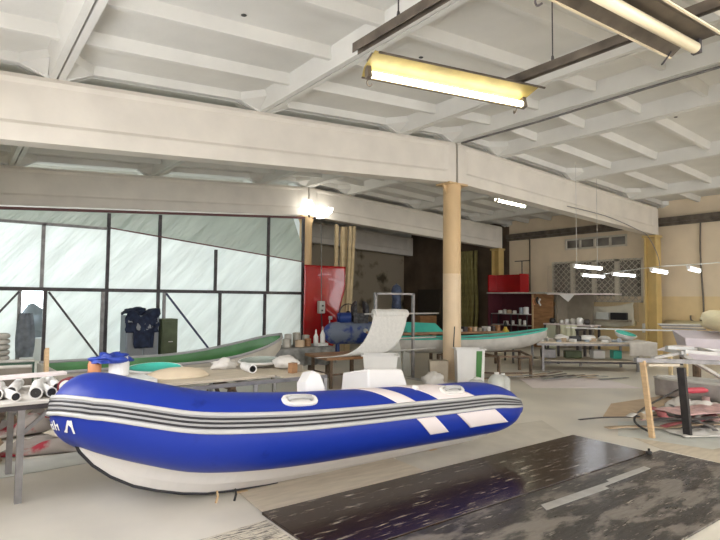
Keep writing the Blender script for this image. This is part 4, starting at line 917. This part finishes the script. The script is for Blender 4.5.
tag(MB().box(17.40, 8.9, .98, 17.62, 10.12, 1.045).build('window_ledge', taupe), 'narrow ledge carrying the radio below the window', 'ledge')
for i, (y, z) in enumerate(((8.56, 1.42), (8.56, 1.24), (8.56, 1.06), (8.40, 1.24))):
    e = thing('wall_socket', (17.97, y, z - .05), 'round black socket by the yellow column, %s' % ['topmost', 'middle', 'lowest', 'right of the middle one'][i], 'socket', 'black wall sockets by the yellow column')
    MB().box(17.93, y - .06, z - .06, 18.0, y + .06, z + .06).build('plate', yellow_pale, e); MB().cyl((17.90, y, z), (17.93, y, z), .045, 14).build('outlet', black_m, e)
tag(MB().box(17.8, 8.32, .66, 17.99, 8.66, .95).build('white_switch_box', plastic_w, bevel=.01), 'white box on the wall below the black sockets', 'box')

# ------------------------------------------------------------------ far work table
def rot(c, rz):
    M = Matrix.Translation(c) @ Matrix.Rotation(rz, 4, 'Z'); return lambda x, y, z: M @ Vector((x, y, z))
ft_c, ft_a = (12.52, 7.43, 0), R(-39)
Q = rot(ft_c, ft_a)
t = thing('work_table', ft_c, 'long steel framed work table covered with moulds, under the hanging lamps', 'table')
def ob(b, c, s, Qf, rz): p = Qf(*c); b.obox(p, s, rz); return b
ob(MB(), (0, 0, .66), (2.75, 1.0, .03), Q, ft_a).build('tabletop', card_pale, t)
ob(ob(MB(), (0, -.48, .62), (2.7, .04, .05), Q, ft_a), (0, .48, .62), (2.7, .04, .05), Q, ft_a).build('frame', steel_grey, t)
for x in (-1.2, 0, 1.0):
    for y in (-.46, .46): 
        if x == 0 and y < 0: continue
        ob(MB(), (x, y, .30), (.05, .05, .60), Q, ft_a).build('leg', steel_grey, t)
ob(ob(MB(), (-.1, -.46, .2), (2.2, .03, .04), Q, ft_a), (-.1, .46, .2), (2.2, .03, .04), Q, ft_a).build('stretcher', steel_dark, t)
ob(MB(), (-.1, 0, .235), (2.1, .95, .02), Q, ft_a).build('lower_shelf', card_pale, t)
its = [(-1.1, .1, .20, .08, shell_m, 'grey shell mould at the left end of the far work table'), (-.62, .0, .20, .085, plastic_w, 'rounded white mould left of the small black box'), (.02, .0, .24, .085, plastic_w, 'rounded white mould right of the small black box'), (.45, .1, .16, .07, shell_m, 'small grey mould in the middle of the far work table')]
for i, (x, y, r, h, m, l) in enumerate(its):
    p = Q(x, y, .677); tag(MB().lump((p.x, p.y, .677 + h * .74), (r, r * .8, h), .2, 30 + i, 16, 10).build('shell_mould', m, smooth=True), l, 'mould', 'moulds on the far work table')
random.seed(3)
for i in range(12):
    xx = -1.2 + i * .18; pp = Q(xx, -.32 + .14 * (i % 3) * (1 if i % 2 else -.6), 0); hh = .03 + .07 * random.random()
    tag(MB().obox((pp.x, pp.y, .677 + hh / 2), (.06 + .12 * random.random(), .05 + .06 * random.random(), hh), random.random() * 2).build('small_part', [plastic_w, shell_m, greyblue, card][i % 4], bevel=.008), '%s small part lying on the far work table, %s' % (['white', 'greyish', 'blue grey', 'brown'][i % 4], ['left end', 'left', 'middle', 'right of the middle'][i // 3]), 'part', 'small parts on the far work table')
p = Q(-.32, -.1, .677); tag(MB().obox((p.x, p.y, .74), (.26, .12, .12), ft_a).build('black_box', black_m, bevel=.01), 'small black box between two white moulds on the far table', 'box')
p = Q(.95, .15, .0); shell('teal_bowl', (p.x, p.y, .68), .28, .24, .14, 0, plastic_w, teal_m, 'white shell with teal lining at the right end of the far work table', tilt=.3)
p = Q(.6, -.15, .69); tag(MB().obox((p.x, p.y, .69), (.5, .3, .025), ft_a + .1).build('flat_mould', greyblue, bevel=.01), 'flat blue grey plate lying right of the middle on the far table', 'plate')
def tc_(u, v):
    x = lerp(.78, 1.42, u); y = lerp(.45, -.54, min(1, v * 1.5)); z = .685 if v < .667 else .685 - (v - .667) * .95
    p = Q(x, y - .02 * math.sin(u * 16) * (v > .667), z + .006 * math.sin(u * 20)); return p
tag(MB().grid(tc_, 24, 24).build('table_cloth', cloth_white, smooth=True, solid=.008), 'pale cloth hanging over the right end of the far work table', 'cloth')
for i, (x, nm, m, s) in enumerate(((-.9, 'grey_container', steel_grey, (.3, .3, .22)), (.3, 'white_pail', plastic_w, (.28, .28, .2)), (.75, 'teal_container', teal_m, (.2, .25, .2)), (-.3, 'olive_container', olive, (.4, .2, .18)))):
    p = Q(x, .15, 0); tag(MB().obox((p.x, p.y, .246 + s[2] / 2), s, ft_a).build(nm, m, bevel=.02), '%s on the lower shelf of the far work table' % nm.replace('_', ' '), 'container', 'containers under the far work table')
# lower bench left of it
Q2 = rot((12.6, 9.1, 0), R(-35))
t = thing('low_table', (12.6, 9.1, 0), 'smaller cluttered steel table left of the long work table', 'table')
ob(MB(), (0, 0, .55), (1.3, .8, .03), Q2, R(-35)).build('tabletop', taupe, t)
for x in (-.6, .6):
    for y in (-.36, .36): ob(MB(), (x, y, .265), (.05, .05, .53), Q2, R(-35)).build('leg', steel_dark, t)
ob(MB(), (0, -.36, .15), (1.2, .03, .04), Q2, R(-35)).build('stretcher', steel_dark, t)
p = Q2(0, -.1, 0); tag(MB().obox((p.x, p.y, .655), (.4, .25, .18), R(-30)).build('cream_box', yellow_pale, bevel=.01), 'cream box on the smaller cluttered steel table', 'box')
p = Q2(-.4, .1, 0); tag(MB().lump((p.x, p.y, .64), (.2, .16, .1), .3, 41, 14, 9).build('grey_rag', cloth_grey, smooth=True), 'grey rag on the left end of the smaller steel table', 'rag')
p = Q2(.4, .1, 0); tag(MB().obox((p.x, p.y, .60), (.35, .3, .07), R(-20)).build('white_tray', white_patch, bevel=.01), 'white tray on the right end of the smaller steel table', 'tray')
# long boards on the back trestle
t = thing('board_trestle', (15.0, 7.6, 0), 'dark trestle behind the work table carrying long boards', 'trestle')
for x, y in ((14.2, 8.6), (15.6, 6.5)):
    for s in (-.18, .18): MB().box(x + s - .03, y - .03, 0, x + s + .03, y + .03, .86).build('leg', steel_dark, t)
    MB().box(x - .25, y - .03, .82, x + .25, y + .03, .87).build('crossbar', steel_dark, t)
def lb(u, v): 
    c = Vector((14.0, 8.95, .885)).lerp(Vector((15.75, 6.25, .885)), u); w_ = .18 * (math.sin(math.pi * min(max(u, .03), .97)) ** .35); sdv = Vector((.84, .54, 0)); return c + sdv * w_ * (2 * v - 1) + Vector((0, 0, .05 * abs(u - .5) ** 2))
tag(MB().grid(lb, 30, 4).build('long_white_board', plastic_w, smooth=True, solid=.03), 'long narrow white board on the dark trestle behind the work table', 'board')
for i in range(4):
    tag(MB().obox((15.72 + .02 * i, 6.55 + .05 * i, .94 + .035 * i), (.12, 1.0, .03), R(20 + 6 * i)).build('stacked_plank', [steel_grey, card_pale, steel_grey, cloth_white][i]), 'plank in the small stack at the right end of the dark trestle, %s' % ['lowest', 'second from bottom', 'third from bottom', 'top'][i], 'plank', 'planks stacked on the dark trestle')

# ------------------------------------------------------------------ right foreground trestle and boat parts
e = thing('sawhorse', (7.1, 3.2, 0), 'rough trestle frame with one pale and one black leg at the right', 'trestle')
MB().bar((6.88, 3.25, 0), (6.80, 3.31, .93), .06, .045).build('leg', wood, e)
MB().bar((7.30, 3.02, .0), (7.25, 3.06, .84), .085, .06).build('leg', mat('charred_wood', (.025, .02, .02), .6, var=.4, scale=9), e)
MB().bar((6.72, 3.36, .94), (8.45, 2.52, .86), .06, .05).build('crossbar', steel_grey, e)
MB().bar((6.95, 3.26, .96), (7.9, 3.20, 1.0), .05, .03).build('lath', steel_light, e)
MB().bar((8.3, 2.59, .0), (8.3, 2.59, .84), .07, .05).build('leg', steel_grey, e)
MB().bar((6.85, 3.28, .88), (7.25, 3.10, .87), .07, .03).build('rail', card_pale, e)
e = thing('slatted_frame', (8.3, 3.0, .95), 'grey slatted frame resting on the trestle at the right edge', 'frame')
for a, c in (((7.55, 3.15, 1.02), (8.55, 2.6, .93)), ((7.75, 3.45, 1.04), (8.9, 2.85, .96)), ((7.55, 3.15, 1.0), (7.78, 3.46, 1.0)), ((7.95, 2.95, .99), (8.2, 3.25, 1.02)), ((8.3, 2.75, .95), (8.6, 3.05, .99)), ((7.6, 3.2, .97), (8.6, 3.1, .60))): MB().bar(a, c, .06, .04).build('slat', steel_light, e)
# long grey shell lying behind it
open_boat('grey_shell', 'long pale grey shell lying on the floor behind the trestle', (9.95, 4.62), (10.2, 2.9), .30, .02, .34, mat('grey_shell_m', (.40, .36, .34), .6, var=.2, scale=4), shell_m, shell_m, tipA=.3)['category'] = 'shell'
e = thing('lilac_board', (12.4, 4.3, 0), 'pale lilac box shaped hull block at the right edge', 'hull')
MB().add([Vector(p) for p in ((11.45, 4.7, .52), (12.6, 3.5, .42), (13.7, 4.1, .55), (12.5, 5.3, .6), (11.35, 4.72, .96), (12.5, 3.4, .92), (13.8, 4.1, 1.02), (12.5, 5.45, 1.05))], [(0, 3, 2, 1), (4, 5, 6, 7), (0, 1, 5, 4), (1, 2, 6, 5), (2, 3, 7, 6), (3, 0, 4, 7)]).build('block', lilac, e, bevel=.02)
for x, y in ((11.75, 4.65), (12.55, 3.8), (13.3, 4.2), (12.5, 5.0)): MB().box(x - .04, y - .04, 0, x + .04, y + .04, .52).build('leg', rust, e)
tag(MB().lump((12.75, 4.3, 1.24), (.75, .6, .26), .25, 51, 22, 14).build('foam_block', yellow_pale, smooth=True), 'pale yellow rounded foam heap on the lilac hull block', 'foam')
tag(MB().grid(lambda u, v: Vector((10.55, 4.75, .75)).lerp(Vector((11.3, 4.55, .80)), u) + Vector((.2, .5, 0)) * (v - .5) * .6 + Vector((0, 0, .05 * math.sin(u * 3.1))), 14, 6).build('curved_sheet', white_patch, smooth=True, solid=.012), 'curved white sheet jutting left from the lilac hull block', 'sheet')
for i, (x, y) in enumerate(((10.75, 4.72), (11.15, 4.62))):
    tag(MB().box(x - .03, y - .03, 0, x + .03, y + .03, .735).build('prop_stick', wood_y), 'thin pale prop stick under the curved white sheet, %s' % ['left', 'right'][i], 'stick', 'props under the curved sheet')

# heap of offcuts on the floor at the right
def sheet(pts, z, m, name, label, cat='sheet', group=None, th=.004): return tag(MB().prism(pts, 'z', z, z + th).build(name, m), label, cat, group)
sheet([(7.55, 4.25), (8.6, 4.7), (10.2, 4.55), (9.3, 3.9), (8.0, 3.75)], .002, card, 'hardboard_sheet', 'brown hardboard sheet on the floor left of the offcut heap')
sheet([(6.65, 3.55), (7.4, 3.95), (8.6, 3.2), (7.6, 2.5), (6.9, 2.6)], .002, plastic_milk, 'plastic_sheet', 'pale crumpled plastic sheet on the floor under the trestle')
sheet([(6.45, 2.95), (6.75, 3.5), (7.9, 2.4), (7.2, 1.9), (6.4, 2.2)], .0015, card_pale, 'hardboard_sheet', 'pale beige board on the floor beside the black panel end')
random.seed(11)
cols = [(pinkcloth, 'pink'), (steel_dark, 'dark'), (cloth_white, 'white'), (card, 'brown'), (redcloth, 'red'), (steel_grey, 'grey')]
wh = ['under the pale leg', 'left of the black leg', 'right of the black leg', 'at the right edge', 'near the front of the heap', 'at the back of the heap', 'across the middle of the heap', 'at the left tip of the heap', 'beside the red canister', 'on top of the heap', 'low in the heap', 'in the heap behind the black leg']
zc = .014
for i in range(22):
    cx = 7.35 + random.random() * 2.0; cy = 3.95 - (cx - 7.35) * .1 - random.random() * .95; a = R(random.choice([-25, -10, 5, 20, 40]) + random.random() * 14); L = .5 + random.random() * 1.0
    m, cn = cols[i % 6]; wd = .05 + .10 * random.random(); zc += .006
    if abs(cx - 7.3) < .12 and abs(cy - 3.02) < .2: cy += .4
    d_ = Vector((math.cos(a), math.sin(a), 0)); s_ = Vector((-d_.y, d_.x, 0)); bend = .12 * (random.random() - .5)
    def of(u, v, d_=d_, s_=s_, L=L, wd=wd, cx=cx, cy=cy, bend=bend, zc=zc): return Vector((cx, cy, zc)) + d_ * L * (u - .5) + s_ * (wd * (v - .5) + bend * math.cos(u * 3.14 * 1.5)) + Vector((0, 0, .01 * math.sin(u * 7)))
    tag(MB().grid(of, 12, 2).build('offcut_strip', m, smooth=True, solid=.006), '%s strip in the floor heap at the right, %s' % (cn, wh[i % 12]), 'offcut', 'offcuts heaped on the floor at the right')
cloth('pink_cloth', 8.6, 3.35, 1.3, .5, .08, -.3, pinkcloth, 21, 'crumpled pink cloth in the heap at the right edge', z0=.13)
cloth('pale_cloth', 7.65, 2.95, .9, .4, .08, -.5, cloth_white, 22, 'pale crumpled cloth at the foot of the black trestle leg', z0=.02)
tag(MB().tube([(8.95, 3.80, .29), (9.02, 3.77, .30), (9.33, 3.63, .30), (9.40, 3.60, .29)], [.02, .045, .045, .025], 12).build('red_canister', mat('pinkish_red', (.55, .06, .09), .4), smooth=True), 'small pinkish red bottle lying on top of the floor heap', 'bottle')
cloth('rubble_cloth', 9.2, 3.7, .9, .7, .2, .2, cloth_white, 25, 'white rag pile under the small red bottle', z0=.03)
tag(MB().tube(catmull([(7.0, 3.28, .02), (7.2, 3.62, .09), (7.8, 3.8, .16), (8.6, 3.85, .25), (9.2, 3.9, .3)], 6), .014, 8).build('black_hose', black_m, smooth=True), 'thin curved black strip running over the floor heap', 'hose')
tag(MB().box(6.93, 2.43, .001, 7.03, 2.53, .09).build('black_block', black_m, bevel=.01), 'small black block on the floor at the right edge', 'block')

# floor under the far tables
sheet([(8.9, 6.4), (9.7, 7.3), (11.2, 6.3), (10.6, 5.2)], .002, white_patch, 'white_sheet', 'large white sheet on the floor in front of the far work table')
for i in range(18):
    cx = 8.7 + random.random() * 2.6; cy = 8.1 - (cx - 8.7) * .62 + (random.random() - .5) * .9; a = R(-40 + random.random() * 50); L = .3 + random.random() * .7; zc = .012 + i * .004
    m, cn = [(steel_dark, 'dark'), (card, 'brown'), (rust, 'rusty'), (cloth_grey, 'grey')][i % 4]
    tag(MB().obox((cx, cy, zc), (L, .03 + .06 * random.random(), .008), a).build('floor_scrap', m), '%s flat scrap on the floor before the far work table, %s' % (cn, ['near the white sheet', 'under the teal mould', 'left of the table legs', 'beside the mould stand', 'toward the column'][i % 5]), 'scrap', 'scraps on the floor before the far work table')

# ------------------------------------------------------------------ ceiling fittings
def channel(x, y0, y1, z, label):
    e = thing('steel_channel', (x, (y0 + y1) / 2, z), label, 'rail')
    MB().box(x - .03, y0, z + .075, x + .03, y1, z + .08).box(x - .03, y0, z, x - .024, y1, z + .075).box(x + .024, y0, z, x + .03, y1, z + .075).build('channel', steel_brown, e)
    for y in (y1 - .55, y0 + 1.5):
        MB().cyl((x, y, z + .08), (x, y, ztop(x) + .26), .006, 6).build('hanger_wire', steel_dark, e); MB().lathe((x, y, z + .08), [(.01, 0), (.014, .02), (.01, .05)], 8).build('hook', steel_dark, e)
channel(2.64, -3.6, 3.62, 3.70, 'brown steel channel hung from the ceiling, the left one'); channel(4.22, -3.6, 3.35, 3.70, 'brown steel channel hung from the ceiling, the right one')
def fixture(c, L, rz, w_, lit, ntube, label, tm, refl, body, tilt=0, tr=.019, rim=None, off=0):
    e = bpy.data.objects.new('ceiling_light', None); C.objects.link(e); tag(e, label, 'ceiling light'); e.location = c; e.rotation_euler = (tilt, 0, rz)
    def bl(b, nm, m, sm=False):
        loc = e.location.copy(); e.location = (0, 0, 0); o = b.build(nm, m, e, smooth=sm); e.location = loc; return o
    h = w_ / 2
    bl(MB().prism([(-h, 0), (-h + .008, 0), (-h * .6, .05), (h * .6, .05), (h - .008, 0), (h, 0), (h * .65, .06), (-h * .65, .06)], 'x', -L / 2, L / 2), 'reflector', refl)
    bl(MB().box(-L / 2, -.05, .06, L / 2, .05, .085), 'housing', body)
    if rim:
        for s in (-1, 1): bl(MB().box(-L / 2, s * h - .008, -.008, L / 2, s * h + .008, .004), 'edge_trim', rim)
    for k in range(ntube):
        y = off if ntube == 1 else lerp(-w_ * .27, w_ * .27, k / (ntube - 1))
        bl(MB().cyl((-L / 2 + .05, y, -.012), (L / 2 - .05, y, -.012), tr, 16), 'lamp_tube', tm, True)
        for s in (-1, 1): bl(MB().box(s * (L / 2 - .03) - .02, y - .03, -.05, s * (L / 2 - .03) + .02, y + .03, .05), 'lamp_holder', body)
    for s in (-.6, .5): bl(MB().box(s * L / 2 - .015, -.06, .085, s * L / 2 + .015, .06, .10), 'clip', body)
    for s in (-1, 1): bl(MB().tube(catmull([(s * L * .46, h * .8, .02), (s * L * .47, h * 1.1, -.03), (s * L * .455, h * 1.15, -.06), (s * L * .445, h * 1.0, -.05)], 4), .007, 6), 'hook', body)
    return e
l1 = fixture((3.55, 3.32, 3.585), 1.72, R(-12.5), .34, True, 1, 'lit fluorescent fitting with a yellowed reflector, hung below the channels', tube_near, amber, steel_brown, tilt=R(-14), tr=.027, off=.10, rim=steel_brown)
l2 = fixture((3.56, 1.72, 3.53), 1.62, R(-3), .40, False, 1, 'unlit fluorescent fitting with a cream tube at the top right', tube_off, steel_brown, steel_dark, tr=.04, rim=tube_off)
for k, (x, y) in enumerate(((-2.0, 0), (8.0, -1.0), (13.0, -1.0), (13.2, 3.8), (3.6, -1.2))):  # out-of-view fittings added to brighten the hall
    if x < 0: continue
    fixture((x, y, 3.6), 1.5, 0, .22, True, 1, 'added unseen fill light fitting over the %s of the hall' % ['', 'rear middle', 'rear right', 'right side', 'rear left'][k], tube_on, plastic_w, steel_light, tr=.024)
fixture((13.1, 10.1, 4.50), 1.5, R(5), .22, True, 1, 'lit fluorescent fitting just behind the right roof beam', tube_on, plastic_w, steel_light, tr=.035)
def pend(c, L, rz, label, wires):
    e = thing('hanging_tube_lamp', c, label, 'lamp', 'tube lamps hanging over the far work table'); d = Vector((math.cos(rz), math.sin(rz), 0)); p = Vector(c)
    MB().obox((p.x, p.y, p.z + .045), (L, .09, .03), rz).build('housing', plastic_w, e, bevel=.008)
    MB().cyl(p - d * (L / 2 - .04), p + d * (L / 2 - .04), .035, 12).build('lamp_tube', tube_cool, e, smooth=True)
    for s in (-1, 1): q = p + d * s * (L / 2 - .02); MB().box(q.x - .02, q.y - .03, q.z - .03, q.x + .02, q.y + .03, q.z + .05).build('end_cap', plastic_w, e)
    for s in wires: q = p + d * s * L / 2; MB().cyl((q.x, q.y, q.z + .06), (q.x, q.y, ztop(q.x) + .26), .006, 5).build('hanger_wire', steel_light, e)
pend((12.9, 7.60, 2.5), 1.5, R(5), 'brightest hanging tube lamp, leftmost and highest over the table', (-.8, .7))
pend((15.35, 8.88, 2.4), 1.5, R(6), 'second hanging tube lamp from the left over the far table', ())
pend((15.3, 7.93, 2.4), 1.5, R(5), 'third hanging tube lamp from the left over the far table', ())
pend((12.75, 5.80, 2.33), 1.3, R(11), 'fourth hanging tube lamp, in front of the yellow column', ())
pend((12.55, 5.0, 2.33), 1.25, R(13), 'rightmost hanging tube lamp, before the bare right wall', ())
tag(MB().tube([(16.0, 8.98, 2.47), (15.4, 8.3, 2.49), (14.3, 7.1, 2.49), (12.8, 5.75, 2.45), (12.6, 4.9, 2.45), (12.3, 3.4, 2.5)], .01, 6).build('lamp_cable', plastic_milk), 'pale cable linking the hanging tube lamps to the right wall', 'cable')
tag(MB().tube(catmull([(12.2, 7.72, 4.0), (14.2, 7.80, 3.95), (15.9, 7.85, 3.75), (16.7, 7.9, 3.6), (17.1, 7.8, 3.0), (17.2, 7.82, 2.5)], 6), .012, 6).build('drooping_cable', steel_grey), 'thin cable drooping from the right roof beam down the yellow column', 'cable')
e = thing('flood_lamp', (8.42, 13.7, 4.1), 'lit upright bulb lamp at the top of the tan column', 'lamp')
MB().lathe((8.40, 13.74, 4.12), [(.03, 0), (.06, .05), (.11, .15), (.12, .28), (.08, .40), (.03, .44)], 18).build('bulb', bulb_on, e, smooth=True); MB().cyl((8.40, 13.74, 4.05), (8.40, 13.74, 4.12), .03, 10).build('socket', steel_dark, e)
e = thing('flood_lamp', (8.9, 13.7, 4.1), 'lit slanting bulb lamp right of the upright one', 'lamp')
MB().tube([(8.66, 13.76, 4.06), (8.74, 13.75, 4.09), (8.85, 13.74, 4.15), (9.0, 13.73, 4.25), (9.12, 13.72, 4.33), (9.2, 13.7, 4.38)], [.03, .06, .10, .11, .09, .03], 16).build('bulb', bulb_on, e, smooth=True); MB().cyl((8.58, 13.8, 4.03), (8.66, 13.76, 4.06), .03, 10).build('socket', steel_dark, e)
# ceiling joint cable and pipe
tag(MB().tube([(XR + .06, 7.9, ZT - .02), (XR + .05, 6.0, ZT - .05), (XR + .04, 4.0, ZT - .03), (XR + .03, 2.9, ZT - .04), (XR, 1.8, ZT - .02)], .02, 6).build('ceiling_cable', steel_grey, smooth=True), 'dark cable running along the ridge joint of the ceiling', 'cable')
for i, (x, y) in enumerate(((2.55, 5.65), (5.15, 5.5), (10.9, 4.6), (13.0, 5.1))):
    tag(MB().lathe((x, y, ztop(x) + .263), [(.03, 0), (.035, .006), (.03, .0069)], 8).build('ceiling_stub', black_m), 'small dark fixing hole stub in the ceiling panel, %s' % ['above the boat bow', 'left of the lit fitting', 'right of the ridge cable', 'toward the right wall'][i], 'fixing', 'fixing stubs in the ceiling')


# ------------------------------------------------------------------ light and colour
sc = bpy.context.scene
w = bpy.data.worlds.new('world'); sc.world = w; w.use_nodes = True
bg = w.node_tree.nodes['Background']; bg.inputs[0].default_value = (.8, .88, 1, 1); bg.inputs[1].default_value = 1
sc.view_settings.view_transform = 'Standard'; sc.view_settings.look = 'None'; sc.view_settings.gamma = 1
sc.view_settings.use_curve_mapping = False; sc.view_settings.exposure = 0
